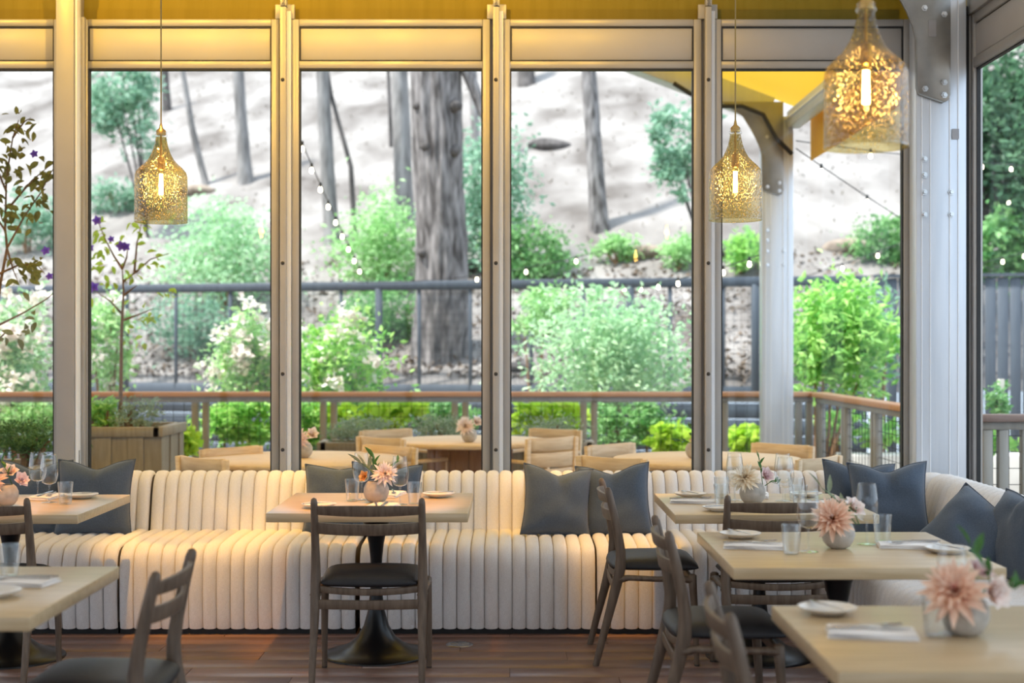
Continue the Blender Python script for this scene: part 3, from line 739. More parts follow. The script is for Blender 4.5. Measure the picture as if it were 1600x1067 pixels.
def dahlia(loc, d, rad, m, label, m_in=None): return bloom('dahlia', loc, d, rad, m, label, 'flower', DAH, .26, m_in, 'dahlia blooms in bowl vases')
def rose(loc, d, rad, m, label): return bloom('rose', loc, d, rad, m, label, 'flower', ROSE, .85, None, 'rose blooms in bowl vases')
leaf_g = petal_mesh('leaf_green', .42, .15, .5, 'leaf'); leaf_gr = petal_mesh('leaf_grey', .28, .1, .5, 'leaf')
def sprig(base, tip, n, ln, label, lm=leaf_g, seed=0):
    b, t = Vector(base), Vector(tip); r = empty('leaf_sprig', base, 0, label, 'leaves', 'green sprigs in bowl vases'); rnd = random.Random(seed)
    L = t-b; mid = L*.5+Vector((0, 0, .015))
    MB().tube([(0, 0, 0), tuple(mid), tuple(L)], [.0022, .0018, .001], 5).build('stem', 'leaf_green', r)
    for i in range(n):
        f = .35+.65*i/max(1, n-1); p = L*f+Vector((0, 0, .015))*(4*f*(1-f))
        d = (L.normalized()+Vector((rnd.uniform(-1, 1), rnd.uniform(-1, 1), rnd.uniform(-.5, .7)))*.9).normalized()
        q = d.to_track_quat('Y', 'Z').to_matrix().to_4x4()
        ob('leaf', lm, r).matrix_local = Matrix.Translation(p) @ q @ Matrix.Rotation(rnd.uniform(-1, 1), 4, 'Y') @ Matrix.Scale(ln*rnd.uniform(.8, 1.15), 4)
def arrange(tbl, items, off=(0, 0)):
    x, y = TB[tbl][0]+off[0], TB[tbl][1]+off[1]; z = TT
    place(VASE, (x, y, z), 0, 'round grey ceramic bowl vase on the %s table' % tbl, 'bowl vases')
    for kind, o, *a in items:
        p = (x+o[0], y+o[1], z+o[2])
        if kind == 'd': dahlia(p, *a)
        elif kind == 'r': rose(p, *a)
        else: sprig((x+.01*a[4] if len(a) > 4 else x, y, z+.09), p, *a[:4])
arrange('centre', [('d', (.045, -.045, .145), (.15, -.9, .5), .066, 'petal_blush', 'blush white dahlia in the centre table vase', 'petal_cream'),
                   ('r', (-.055, -.02, .128), (-.5, -.8, .4), .036, 'petal_orange', 'small orange rose in the centre table vase'),
                   ('s', (-.02, .0, .225), 6, .055, 'dark green sprig rising from the centre table vase', leaf_g, 1), ('s', (-.075, .02, .19), 6, .075, 'grey green olive sprig at left in the centre table vase', leaf_gr, 2),
                   ('s', (.10, .03, .20), 4, .035, 'small green leaves at right in the centre table vase', leaf_g, 3)])
arrange('far left', [('d', (-.06, -.05, .13), (-.1, -1, .4), .085, 'petal_peach', 'orange peach dahlia in the far left table vase', 'petal_orange'),
                     ('r', (.085, -.02, .125), (.6, -.8, .4), .05, 'petal_pink', 'pale pink rose in the far left table vase'), ('r', (.015, .03, .16), (.1, -.7, .7), .05, 'petal_blush', 'blush rose at the top of the far left table vase'),
                     ('s', (-.03, 0, .23), 4, .05, 'green sprig in the far left table vase', leaf_g, 4)], (.01, -.1))
arrange('corner', [('d', (-.045, -.05, .135), (-.3, -.85, .55), .075, 'petal_cream', 'cream dahlia in the corner table vase'),
                   ('r', (.06, -.02, .14), (.4, -.8, .5), .05, 'petal_pink', 'pale pink rose in the corner table vase'),
                   ('s', (.03, .0, .225), 5, .042, 'upright green sprig in the corner table vase', leaf_g, 5), ('s', (.12, -.0, .10), 5, .035, 'drooping green sprig at right of the corner table vase', leaf_g, 6)], (-.04, -.04))
arrange('middle right', [('d', (-.035, -.06, .12), (-.3, -.85, .5), .085, 'petal_peach', 'peach dahlia in the middle right table vase', 'petal_blush'),
                         ('r', (.055, .0, .15), (.4, -.6, .6), .055, 'petal_blush', 'white blush rose in the middle right table vase'), ('r', (.0, .03, .155), (-.1, -.6, .8), .05, 'petal_blush', 'pale blush rose at the back of the middle right table vase'),
                         ('s', (-.06, .02, .23), 4, .07, 'grey green sprig pointing up from the middle right table vase', leaf_gr, 7), ('s', (.03, -.05, .16), 3, .035, 'green leaves over the dahlia of the middle right table vase', leaf_g, 8)])
arrange('nearest right', [('d', (-.045, -.055, .125), (-.25, -.85, .55), .092, 'petal_peach', 'coral dahlia in the nearest right table vase', 'petal_coral'),
                          ('r', (.06, -.03, .12), (.5, -.9, .2), .06, 'petal_blush', 'pale blush rose in the nearest right table vase'), ('r', (.045, .03, .16), (.3, -.4, .8), .05, 'petal_pink', 'pale pink rose behind the coral dahlia'),
                          ('s', (.02, .02, .235), 4, .06, 'green sprig rising from the nearest right table vase', leaf_g, 9), ('s', (.125, -.02, .125), 4, .045, 'bright green leaves at right of the nearest right table vase', leaf_g, 10)], (-.03, 0))
# floor outlet
r = empty('floor_outlet', (-.258, 7.18, 0), 0, 'round brushed steel outlet cover set in the floor below the sofa', 'outlet')
MB().lathe([(0, .004), (.06, .004), (.068, .003), (.07, .0005)], 32).build('cover_plate', 'steel', r, smooth=True)
for s in (-1, 1): MB().lathe([(.0, .0055), (.018, .0055), (.021, .0041)], 16, (.026*s, 0, 0)).build('lid', 'galv', r)
# ==================================================================
# PENDANT LAMPS AND TRACK SPOTS
# ==================================================================
def mk_pendant():
    r = empty('pendant_lamp', cat='lamp', group='amber bottle pendant lamps')
    s = MB().lathe([(.1305, 0), (.1315, .01), (.131, .06), (.131, .20), (.130, .232), (.124, .252), (.108, .272), (.085, .292), (.064, .315), (.048, .345), (.037, .375), (.030, .405), (.0255, .43)], 48).build('shade', 'amber_glass', r, smooth=True)
    MB().lathe([(.1305, 0), (.1325, .002), (.1315, .006)], 48).build('bottom_rim', 'clear_glass', s, smooth=True)
    MB().lathe([(.0255, .428), (.031, .431), (.033, .437), (.031, .443), (.027, .446), (.026, .452), (.029, .456), (.026, .459)], 24).build('neck_ring', 'clear_glass', s, smooth=True)
    c = MB().lathe([(0, .50), (.004, .50), (.009, .475), (.0235, .462), (.0235, .44), (.0, .44)], 16).build('cap', 'brass', r, smooth=True)
    MB().lathe([(0, .44), (.005, .44), (.005, .335), (.017, .33), (.019, .30), (.019, .268), (.012, .262), (0, .262)], 16).build('socket', 'brass', r, smooth=True)
    MB().tube([(0, 0, .5), (0, 0, 2.6)], .0036, 6).build('cord', 'cord', r)
    b = MB().lathe([(.011, .262), (.013, .25), (.019, .225), (.0205, .19), (.0195, .15), (.014, .125), (.006, .116), (0, .115)], 16).build('bulb', 'bulb_glass', r, smooth=True)
    f = MB()
    for k in range(4):
        a = k*math.pi/2; f.tube([(.007*math.cos(a), .007*math.sin(a), .245), (.009*math.cos(a), .009*math.sin(a), .14)], .0028, 5)
    f.build('filament', 'filament', b)
    return r
PEND = proto(mk_pendant)
for (x, y, z, lab) in ((-1.76, 7.1, 2.145, 'amber seeded glass bottle pendant at left, in front of the window with the potted tree'),
                       (1.12, 7.0, 2.145, 'amber seeded glass bottle pendant hanging above the corner table'),
                       (1.125, 4.45, 2.145, 'large amber bottle pendant nearest the camera at upper right')):
    o = place(PEND, (x, y, z), 0, lab)
    for c in o.children:
        if c.name.startswith('cord'): pass
    lamp('pendant_light', 'POINT', (x, y, z+.19), 2.6, (1, .70, .36), shadow_soft_size=.02)
SPN = ['leftmost, aimed at the gable', 'second from left, aimed at the gable', 'third from left, aimed at the gable', 'rightmost, aimed at the gable', 'aimed at the sofa left of the centre table', 'aimed at the sofa back beside the centre table',
       'aimed at the paired pillows', 'aimed at the sofa by the side-on chair', 'aimed at the centre table', 'aimed at the far left table']
for i, (p, t, e, cone) in enumerate(SPOTS):
    r = empty('track_spotlight', p, 0, 'small black track spotlight under the roof, '+SPN[i], 'lamp', 'track spotlights')
    r.rotation_euler = (Vector(t)-Vector(p)).to_track_quat('-Z', 'Y').to_euler()
    MB().lathe([(.045, .0), (.045, .13), (.03, .16), (0, .16)], 20).build('housing', 'black_metal', r, smooth=True)
    MB().tube([(0, 0, .16), (0, 0, .3)], .012, 8).build('arm', 'black_metal', r)
    lamp('spot_light', 'SPOT', Vector(p)+(Vector(t)-Vector(p)).normalized()*.06, e, (1, .56, .05) if cone > 60 else ((1, .40, .03) if t[2] > .7 else (1, .50, .08)), t, spot_size=R(cone), spot_blend=.7, shadow_soft_size=.03)
tk = empty('lighting_track', (-1.2, 6.9, 4.55), 0, 'black lighting track hung below the tent roof above the tables', 'track')
MB().box(-2.2, 2.2, -.02, .02, -.02, .02).build('rail', 'black_metal', tk)
for x in (-1.8, 0, 1.8): MB().tube([(x, 0, .02), (x, 0, roof_z(x-1.2)-4.56)], .004, 6).build('suspension_wire', 'steel', tk)
#EXTERIOR
# ==================================================================
# OUTSIDE: deck, railing, planters, furniture, garden, hill, trees
# ==================================================================
def W(px, py, D): return Vector(((px-797)*D/2200, D, H+(542-py)*D/2200))
def yfence(x): return 19.9-.263*max(-14, min(4.2, x))
def hill_z(x, y): return .92+.47*(y-yfence(x))+.10*mnoise.noise(Vector((x*.35, y*.35, 0)))+.08*mnoise.noise(Vector((x*1.3, y*1.3, 3)))
def ground_z(x, y): return -.35 if y < yfence(x)+.05 else hill_z(x, y)
def on_hill(px, py):
    D = 19.0
    while D < 70:
        p = W(px, py, D)
        if D > yfence(p.x)+.1 and hill_z(p.x, D) >= p.z: return p
        D += .1
    return W(px, py, 60)
tag(MB().box(-9.5, 3.3, 8.62, 14.2, -.10, -.01).build('floor_deck', 'deck_wood', kind='structure'), 'wooden deck outside the windows')
tag(MB().box(-40, 40, -12, 23.6, -.6, -.35).build('ground', 'garden', kind='structure'), 'garden soil below the deck')
hv = []; hf = []; nx, ny = 96, 84
for j in range(ny):
    for i in range(nx):
        x = -36+72*i/(nx-1); t = j/(ny-1); y = yfence(x)+.02+48*t**1.35; hv.append((x, y, hill_z(x, y)))
for j in range(ny-1):
    for i in range(nx-1): a = j*nx+i; hf.append((a, a+1, a+nx+1, a+nx))
tag(MB().add(hv, hf).build('hillside', 'hill', smooth=True, kind='structure'), 'dry pale hillside rising behind the garden fence')
# scattered dry litter and grass
def leaf_cloud(pts, ln, m, name, parent, kind='stuff', asp=.5, up=None, rnd=random):
    vs = []; fs = []
    for p in pts:
        l = ln*rnd.uniform(.65, 1.3)
        d = Vector((rnd.gauss(0, 1), rnd.gauss(0, 1), rnd.gauss(0, .7)+(up or 0))).normalized()
        s = d.cross(Vector((rnd.gauss(0, 1), rnd.gauss(0, 1), rnd.gauss(0, 1)))).normalized()*l*asp*.5; q = s.cross(d).normalized()*l*.1
        o = len(vs); p = Vector(p)
        vs += [p, p+d*l*.5+s+q, p+d*l, p+d*l*.5-s+q, p+d*l*.5]
        fs += [(o, o+1, o+4), (o+1, o+2, o+4), (o+2, o+3, o+4), (o+3, o, o+4)]
    me = bpy.data.meshes.new(name); me.from_pydata([tuple(v) for v in vs], [], fs); me.materials.append(M[m])
    return ob(name, me, parent, kind=kind)
rn = random.Random(11); pts = []
for _ in range(5200):
    x = rn.uniform(-16, 16); y = yfence(x)+.2+rn.random()**1.5*26; pts.append((x, y, hill_z(x, y)))
o = leaf_cloud(pts, .10, 'straw', 'dry_grass', None, up=.6, asp=.35, rnd=rn); tag(o, 'dry straw and leaf litter scattered over the hillside', 'grass', kind='stuff')
pts = []
for _ in range(9000):
    px = rn.uniform(440, 1600); x = rn.uniform(-12, 9); y = yfence(x)+.35+rn.random()**1.6*4.2; pts.append((x, y, hill_z(x, y)+.02))
o = leaf_cloud(pts, .11, 'soil', 'leaf_litter', None, rnd=rn); tag(o, 'brown leaf litter on the bank just behind the fence', 'leaf litter', kind='stuff')
for px, py, s, k in ((855, 228, .32, 0), (1320, 388, .30, 1), (735, 420, .2, 2), (1010, 398, .3, 3), (1120, 400, .22, 4), (310, 300, .25, 5), (815, 575, .16, 6)):
    p = on_hill(px, py); bm = bmesh.new(); bmesh.ops.create_icosphere(bm, subdivisions=3, radius=s)
    for v in bm.verts: v.co = Vector((v.co.x*1.5, v.co.y, v.co.z*.55))*(1+.35*mnoise.noise(v.co*2.2+Vector((k*5, 0, 0))))
    me = bpy.data.meshes.new('boulder'); bm.to_mesh(me); bm.free(); me.materials.append(M['bark_dark' if k % 2 == 0 else 'garden'])
    tag(ob('boulder', me, None, p), ['dark stump-like rock high on the slope right of the big trunk', 'brown rock on the bank right of the outside column', 'small rock beside the big trunk', 'brown rock on the bank above the fence', 'small brown rock left of the outside column', 'rock on the slope right of the left pendant', 'low dark rock at the foot of the bank'][k], 'rock', 'rocks on the slope')
# ---- retaining wall + garden fence
F0, F1 = Vector((-11.5, yfence(-11.5)-.1, 0)), Vector((4.75, 18.72, 0)); FD = (F1-F0).normalized()
def FP(px):                 # point of the fence line seen at px
    a = (px-797)/2200; t = (a*F0.y-F0.x)/(FD.x-a*FD.y); return F0+FD*t
r = empty('retaining_wall', (0, 0, 0), 0, 'low charcoal timber retaining wall behind the deck railing', 'wall')
for k in range(6): MB().bar(F0+Vector((0, 0, -.24+k*.222)), F1+Vector((0, 0, -.24+k*.222)), .05, .214).build('board', 'charcoal_wood', r, bevel=.006, segs=1)
r = empty('garden_fence', (0, 0, 0), 0, 'charcoal post and rail wire fence along the foot of the hill', 'fence')
up = Vector((0, 0, 1))
MB().bar(F0+up*2.40, F1+up*2.40, .09, .13).build('top_rail', 'charcoal_wood', r, bevel=.006, segs=1)
for px, wd in ((5, .09), (195, .10), (275, .05), (360, .05), (430, .05), (533, .05), (592, .10), (655, .05), (735, .05), (830, .05), (912, .05), (985, .10), (1047, .05), (1130, .05), (1180, .10), (1290, .05), (1372, .11)):
    p = FP(px); MB().bar(p+up*.9, p+up*2.36, wd, wd).build('post', 'charcoal_wood', r, bevel=.006, segs=1)
mm = MB(); L = (F1-F0).length
for k in range(int(L/.1)): p = F0+FD*k*.1; mm.bar(p+up*.95, p+up*2.34, .004, .004)
for k in range(14): mm.bar(F0+up*(.98+k*.1), F1+up*(.98+k*.1), .004, .004)
mm.build('wire_mesh', 'wire', r, kind='stuff')
r = empty('board_fence', (0, 0, 0), 0, 'tall solid charcoal board fence at right', 'fence')
BF0, BF1 = Vector((4.80, 18.6, 0)), Vector((10.5, 17.2, 0)); bd = (BF1-BF0)/38
for k in range(38): MB().box(-.072, .072, -.012, .012, -.35, 2.42).build('board', 'charcoal_wood', r, bevel=.004, segs=1, loc=BF0+bd*(k+.5)).rotation_euler = (0, 0, math.atan2(bd.y, bd.x))
MB().bar(BF0+up*2.45, BF1+up*2.45, .10, .04).build('cap', 'charcoal_wood', r)
# ---- deck railing
def railing(name, A, B, posts, label, capm='rail_cap'):
    A, B = Vector(A), Vector(B); d = (B-A).normalized(); r = empty(name, (0, 0, 0), 0, label, 'railing', 'deck railing runs')
    MB().bar(A+up*1.045, B+up*1.045, .15, .048).build('cap', capm, r, bevel=.005, segs=1)
    MB().bar(A+up*.993, B+up*.993, .07, .05).build('top_rail', 'grey_wood', r, bevel=.003, segs=1)
    MB().bar(A+up*.10, B+up*.10, .06, .05).build('bottom_rail', 'grey_wood', r, bevel=.003, segs=1)
    L = (B-A).length
    for t in posts:
        for s in (-.053, .053):
            if 0 <= t+s <= L: p = A+d*(t+s); MB().bar(p, p+up*.966, .064, .064).build('post', 'grey_wood', r, bevel=.004, segs=1)
    m_ = MB()
    for k in range(int(L/.108)+1): p = A+d*k*.108; m_.bar(p+up*.12, p+up*.965, .0045, .0045)
    for k in range(8): m_.bar(A+up*(.17+k*.108), B+up*(.17+k*.108), .0045, .0045)
    m_.build('wire_mesh', 'wire', r, kind='stuff')
    return r
xs_ = [(px-797)*14.05/2200 for px in (-100, 108, 313.5, 513.5, 719, 920, 1124)]
railing('deck_railing', (-6.6, 14.05, 0), (3.02, 14.05, 0), [x+6.6 for x in xs_]+[9.53], 'deck railing with orange wood cap parallel to the windows')
railing('deck_railing', (3.06, 13.97, 0), (3.06, 9.45, 0), [.1, 1.15, 2.2, 3.2, 4.3], 'deck railing run coming forward at right, outside the last window')
railing('deck_railing', (3.10, 9.36, 0), (6.2, 9.36, 0), [.12, .38, 1.5, 2.6], 'deck railing run outside the right side window', 'rail_cap_grey')
# ---- planters
def planter(x0, x1, y0, y1, z1, label, nb=6):
    r = empty('planter_box', ((x0+x1)/2, (y0+y1)/2, 0), 0, label, 'planter', 'grey brown wooden planters'); a, b = (x1-x0)/2, (y1-y0)/2
    for (xa, xb, ya, yb) in ((-a, a, -b-.03, -b+.05), (-a, a, b-.05, b+.03), (-a-.03, -a+.05, -b-.03, b+.03), (a-.05, a+.03, -b-.03, b+.03)):
        MB().box(xa, xb, ya, yb, z1-.075, z1).build('rim', 'planter_wood', r, bevel=.004, segs=1)
    def bd_(n, L0, L1, fx, side):
        for k in range(n):
            w_ = (L1-L0)/n; dz = .012*(k % 2)
            u0, u1 = L0+k*w_+.002, L0+(k+1)*w_-.002
            if side == 'y': MB().box(u0, u1, fx-.012+dz, fx+.012+dz, 0, z1-.07).build('board', 'planter_wood', r)
            else: MB().box(fx-.012-dz, fx+.012-dz, u0, u1, 0, z1-.07).build('board', 'planter_wood', r)
    bd_(nb, -a, a, -b, 'y'); bd_(max(3, int(nb*b/a)), -b, b, a, 'x'); bd_(max(3, int(nb*b/a)), -b, b, -a, 'x')
    MB().box(-a, a, -.012, 0, 0, .02).box(-a+.02, a-.02, -b+.015, b-.02, z1-.14, z1-.06).build('soil', 'soil', r)
    return r
planter(-3.49, -2.735, 11.0, 11.75, .89, 'square wooden planter with the young potted tree')
planter(-4.15, -3.13, 9.15, 9.95, .725, 'wooden planter at far left behind the tall leafy shrub', 7)
planter(-1.69, .73, 12.55, 12.95, .665, 'long grey trough planter of herbs behind the outdoor centre table', 16)
# ---- outdoor round tables
def otable(xc, yc, rad, label):
    r = empty('round_table', (xc, yc, 0), 0, label, 'table', 'round teak tables on the deck')
    MB().lathe([(0, .712), (rad-.01, .712), (rad, .72), (rad, .742), (rad-.006, .75), (0, .75)], 56).build('tabletop', 'teak', r, smooth=True)
    for k in range(14):
        a = 2*math.pi*k/14; MB().box(-.076, .076, -.011, .011, .02, .711).build('base_panel', 'teak_dark', r, bevel=.004, segs=1, loc=(.34*math.cos(a), .34*math.sin(a), 0)).rotation_euler = (0, 0, a+math.pi/2)
    MB().lathe([(0, 0), (.37, 0), (.37, .02), (0, .02)], 28).build('base_ring', 'teak_dark', r)
    return r
OT = [(-1.44, 9.72, .70), (-.33, 11.62, .65), (1.36, 9.72, .65)]
for a, l in zip(OT, ('round teak table on the deck at left, near the glass', 'round teak table on the deck by the herb trough, middle', 'round teak table on the deck at right, near the glass')): otable(*a, l)
def mk_ochair():
    r = empty('deck_chair', cat='chair', group='teak deck chairs')
    for s in (-1, 1):
        MB().bar((.25*s, -.22, 0), (.25*s, -.265, .80), .032, .045, up=(1, 0, 0)).build('leg', 'teak', r, bevel=.004, segs=1)
        MB().bar((.25*s, .24, 0), (.25*s, .24, .60), .04, .04, up=(1, 0, 0)).build('leg', 'teak', r, bevel=.004, segs=1)
        MB().bar((.25*s, -.25, .615), (.25*s, .27, .615), .05, .025).build('armrest', 'teak', r, bevel=.004, segs=1)
    def brd(n, z0, z1, y):
        vs = []; N = 8
        for i in range(N+1):
            u = -1+2*i/N; x = u*.234; yb = y-.03*(1-u*u); vs += [(x, yb-.01, z0), (x, yb+.012, z0), (x, yb+.002, z1+.006*(u*u)), (x, yb-.02, z1+.006*(u*u))]
        fs = [(i*4+k, i*4+(k+1) % 4, i*4+4+(k+1) % 4, i*4+4+k) for i in range(N) for k in range(4)]+[(0, 1, 2, 3), (N*4+3, N*4+2, N*4+1, N*4)]
        MB().add(vs, fs).build(n, 'teak', r, bevel=.003, segs=1)
    brd('top_rail', .70, .80, -.25); brd('back_slat', .57, .68, -.243); brd('back_slat', .47, .555, -.238)
    MB().box(-.245, .245, -.22, .25, .36, .40).build('seat_frame', 'teak', r, bevel=.004, segs=1)
    MB().box(-.225, .225, -.2, .24, .401, .45).build('seat_pad', 'seat_pad', r, bevel=.018)
    return r
OC = proto(mk_ochair)
ocs = [(-1.99, 9.10, 0, 'teak deck chair nearest the glass at far left'), (-1.98, 10.02, 0, 'teak deck chair beyond the left round table'), (-1.02, 11.12, 1, 'teak deck chair left of the middle round table'),
       (-1.07, 12.18, 1, 'teak deck chair beyond the middle round table, left'), (-.87, 10.15, 0, 'teak deck chair right of the left round table'), (.39, 12.25, 1, 'teak deck chair beyond the middle round table, right'),
       (.33, 11.12, 1, 'teak deck chair right of the middle round table, seen through the third window'), (.74, 10.35, 2, 'teak deck chair beyond the right round table, left'), (.66, 9.12, 2, 'teak deck chair nearest the glass, left of the right round table'),
       (2.0, 10.35, 2, 'teak deck chair beyond the right round table, right'), (2.0, 9.12, 2, 'teak deck chair nearest the glass, below the outside column')]
for x, y, t, lab in ocs:
    dx, dy = OT[t][0]-x, OT[t][1]-y
    if abs(dy) < abs(dx)*.9 : dy *= 1.6
    L = math.hypot(dx, dy); back = Vector((dx/L, dy/L))*.26
    place(OC, (x+back.x, y+back.y, 0), math.atan2(dy, dx)-math.pi/2, lab)
def outdoor_vase(x, y, m, lab1, lab2, lab3):
    place(VASE, (x, y, TT), 0, lab1, 'bowl vases')
    dahlia((x-.03, y-.05, TT+.13), (-.2, -1, .4), .085, m, lab2); rose((x+.06, y-.02, TT+.16), (.4, -.8, .5), .06, 'petal_blush', lab3)
outdoor_vase(-.33, 11.35, 'petal_blush', 'white bowl vase on the middle outdoor table', 'cream dahlia on the middle outdoor table', 'blush rose on the middle outdoor table')
outdoor_vase(-1.43, 9.75, 'petal_pink', 'bowl vase on the left outdoor table behind the mullion', 'pink dahlia on the left outdoor table', 'blush rose on the left outdoor table')
place(VASE, (1.27, 9.7, TT), 0, 'bowl vase on the right outdoor table behind the mullion', 'bowl vases')
sprig((1.27, 9.7, TT+.09), (1.14, 9.62, TT+.12), 7, .05, 'trailing green sprig on the right outdoor table', leaf_g, 31)
sprig((1.27, 9.7, TT+.09), (1.23, 9.62, TT+.24), 6, .05, 'upright green sprig on the right outdoor table', leaf_g, 32)
dahlia((1.285, 9.64, TT+.14), (0, -1, .3), .06, 'petal_coral', 'coral dahlia on the right outdoor table')
# ---- trees
def trunk(name, pts, rads, m, label, cat='tree', ridges=.10, n=22, parent=None, flare=0, seed=0):
    pts = [Vector(p) for p in pts]; P = []; RR = []
    rows = max(10, int(sum((pts[i+1]-pts[i]).length for i in range(len(pts)-1))/.11))
    for i in range(rows+1):
        t = i/rows*(len(pts)-1); k = min(int(t), len(pts)-2); f = t-k; P.append(pts[k].lerp(pts[k+1], f)); RR.append(rads[k]*(1-f)+rads[k+1]*f)
    vs = []
    for i, p in enumerate(P):
        for k in range(n):
            a = 2*math.pi*k/n; c, s = math.cos(a), math.sin(a)
            g = mnoise.noise(Vector((c*2.4+seed, s*2.4, p.z*.45)))*1.0+mnoise.noise(Vector((c*6, s*6+seed, p.z*1.1)))*.7+mnoise.noise(Vector((c*3, s*3, p.z*3.1+seed)))*.5
            fl_ = 1+flare*max(0, 1-i/(rows*.14))**2*(1+.5*math.sin(a*5+seed))
            rr = RR[i]*(1+ridges*g)*fl_; vs.append((p.x+c*rr, p.y+s*rr, p.z))
    fs = [(i*n+k, i*n+(k+1) % n, (i+1)*n+(k+1) % n, (i+1)*n+k) for i in range(rows) for k in range(n)]
    o = MB().add(vs, fs).build('trunk' if parent else name, m, parent, smooth=True)
    if not parent: tag(o, label, cat)
    return o
bt = empty('pine_tree', (0, 0, 0), 0, 'massive grey barked tree trunk in the middle window', 'tree')
B = W(688, 606, 21.0)
B = W(688, 604, 21.25)
trunk('', [B-up*.1, B+up*.5, W(692, 450, 21), W(686, 300, 21), W(682, 100, 21), W(678, -120, 21)], [.50, .46, .37, .345, .375, .36], 'bark', '', ridges=.13, n=72, parent=bt, flare=.55, seed=2)
MB().tube([W(700, 60, 21), W(728, 105, 20.9), W(745, 150, 20.8), W(757, 190, 20.8)], [.14, .10, .08, .04], 10).build('branch', 'bark', bt, smooth=True)
for k, (px, py, s) in enumerate(((650, 165, .07), (712, 235, .09), (664, 228, .10), (712, 165, .10), (660, 395, .07))):
    c_ = W(px, py, 20.75); bm = bmesh.new(); bmesh.ops.create_icosphere(bm, subdivisions=2, radius=s)
    for v in bm.verts: v.co *= 1+.4*mnoise.noise(v.co*9+Vector((k, 0, 0)))
    me = bpy.data.meshes.new('burl'); bm.to_mesh(me); bm.free(); me.shade_smooth(); me.materials.append(M['bark_dark']); ob('burl', me, bt, c_)
def hill_tree(pxb, pyb, pxt, pyt, wpx, m, label, mid=None, seed=0):
    p = on_hill(pxb, pyb); D = p.y; t = W(pxt, pyt, D+.3); rr = wpx/2*D/2200
    q = [p-up*.15] + ([W(mid[0], mid[1], D+.1)] if mid else []) + [t, t+(t-p)*.35]
    n_ = len(q); trunk('tree_trunk', q, [rr*(1.25-.45*i/(n_-1)) for i in range(n_)], m, label, ridges=.12, n=18, seed=seed, flare=.3)
hill_tree(519, 380, 503, 110, 19, 'bark_pale', 'grey tree trunk left of the dark thin leaning one, second window', seed=1)
hill_tree(556, 378, 518, 150, 7, 'bark_dark', 'thin dark leaning sapling trunk between two grey trunks', (548, 260), seed=2)
hill_tree(632, 345, 624, 100, 24, 'bark_pale', 'pale straight trunk just left of the massive trunk', seed=3)
hill_tree(612, 230, 606, 100, 5, 'bark_dark', 'very thin dark trunk high on the slope, second window', seed=4)
hill_tree(938, 360, 920, 110, 23, 'bark', 'dark brown tree trunk standing alone in the third window', seed=5)
hill_tree(384, 285, 372, 105, 17, 'bark_pale', 'grey mossy trunk high on the slope in the first window', seed=6)
hill_tree(325, 290, 285, 110, 9, 'bark_pale', 'slim pale trunk leaning left right of the left pendant', (300, 200), seed=7)
hill_tree(262, 175, 256, 100, 12, 'bark_dark', 'dark trunk behind the left pendant cord', seed=8)
hill_tree(824, 132, 820, 60, 22, 'bark_dark', 'dark trunk base at the top of the third window', seed=9)
hill_tree(745, 260, 738, 100, 12, 'bark_pale', 'pale trunk behind the right edge of the massive trunk', seed=10)
hill_tree(1522, 420, 1526, 60, 34, 'bark_dark', 'dark trunk seen through the right side window', seed=12)
# ---- foliage plants
def shrub(name, label, px, py, D, wpx, hpx, n, leaf, m, cat='shrub', flowers=0, fm='blossom_white', group='garden shrubs', stems=3, stem_m='twig', seed=0, base=None, clump=.33, asp=.5, up_=0, base_px=None):
    if name == 'slope_shrub': D = on_hill(px, min(py+hpx*.42, 560)).y; wpx *= 1.2; n = int(n*1.2)
    rnd = random.Random(seed*13+n); c = W(px, py, D); s = D/2200; rx, rz = wpx/2*s, hpx/2*s; ry = max(.25, min(rx, rz)*.85)
    bz = base if base is not None else ground_z(c.x, c.y)
    bp = Vector((c.x, c.y, min(bz, c.z-rz*.3)))
    r = empty(name, bp, 0, label, cat, group)
    cl = []
    for _ in range(max(9, n//55)):
        while True:
            q = Vector((rnd.uniform(-1, 1), rnd.uniform(-1, 1), rnd.uniform(-1, 1)))
            if .2 < q.length < 1: break
        q = q*(.62+.42*rnd.random()); sw = 1+.25*mnoise.noise(Vector((q.x*2+seed, q.z*2, seed)))
        cl.append((Vector((q.x*rx*sw, q.y*ry, q.z*rz*sw)), rnd.uniform(.45, 1.35)))
    pts = []
    for _ in range(n):
        q, sz = rnd.choice(cl); cr = clump*sz
        pts.append(q+Vector((rnd.gauss(0, rx*cr*.75), rnd.gauss(0, ry*cr*.6), rnd.gauss(0, rz*cr*.6)))+c-bp)
    leaf_cloud(pts, leaf, m, 'foliage', r, asp=asp, up=up_, rnd=rnd)
    for k in range(stems):
        q, _ = cl[k]; top = q*.75+c-bp; b0 = Vector((rnd.uniform(-.06, .06), rnd.uniform(-.05, .05), -.03))
        if base_px: xx = W(*base_px, D).x; b0 = Vector((xx, c.y, ground_z(xx, c.y)-.05))-bp
        MB().tube([b0, b0.lerp(top, .5)+Vector((rnd.uniform(-.06, .06), 0, .05)), top], [.028, .02, .008], 7).build('stem', stem_m, r, smooth=True)
    if flowers:
        fp = []
        for _ in range(flowers):
            q, sz = rnd.choice(cl); q = q*1.15+Vector((0, -abs(q.y)*.2-ry*.15, rz*.12))
            f0 = q+Vector((rnd.gauss(0, rx*.09), rnd.gauss(0, ry*.09), rnd.gauss(0, rz*.09)))+c-bp
            for _ in range(9): fp.append(f0+Vector((rnd.gauss(0, .035), rnd.gauss(0, .035), rnd.gauss(0, .035))))
        leaf_cloud(fp, .085, fm, 'blossoms', r, asp=.8, rnd=rnd)
    return r
shrub('flowering_shrub', 'white flowering pale green shrub at the left edge beyond the planter', 25, 590, 15.2, 170, 220, 3600, .085, 'leaf_pale', flowers=112, seed=1)
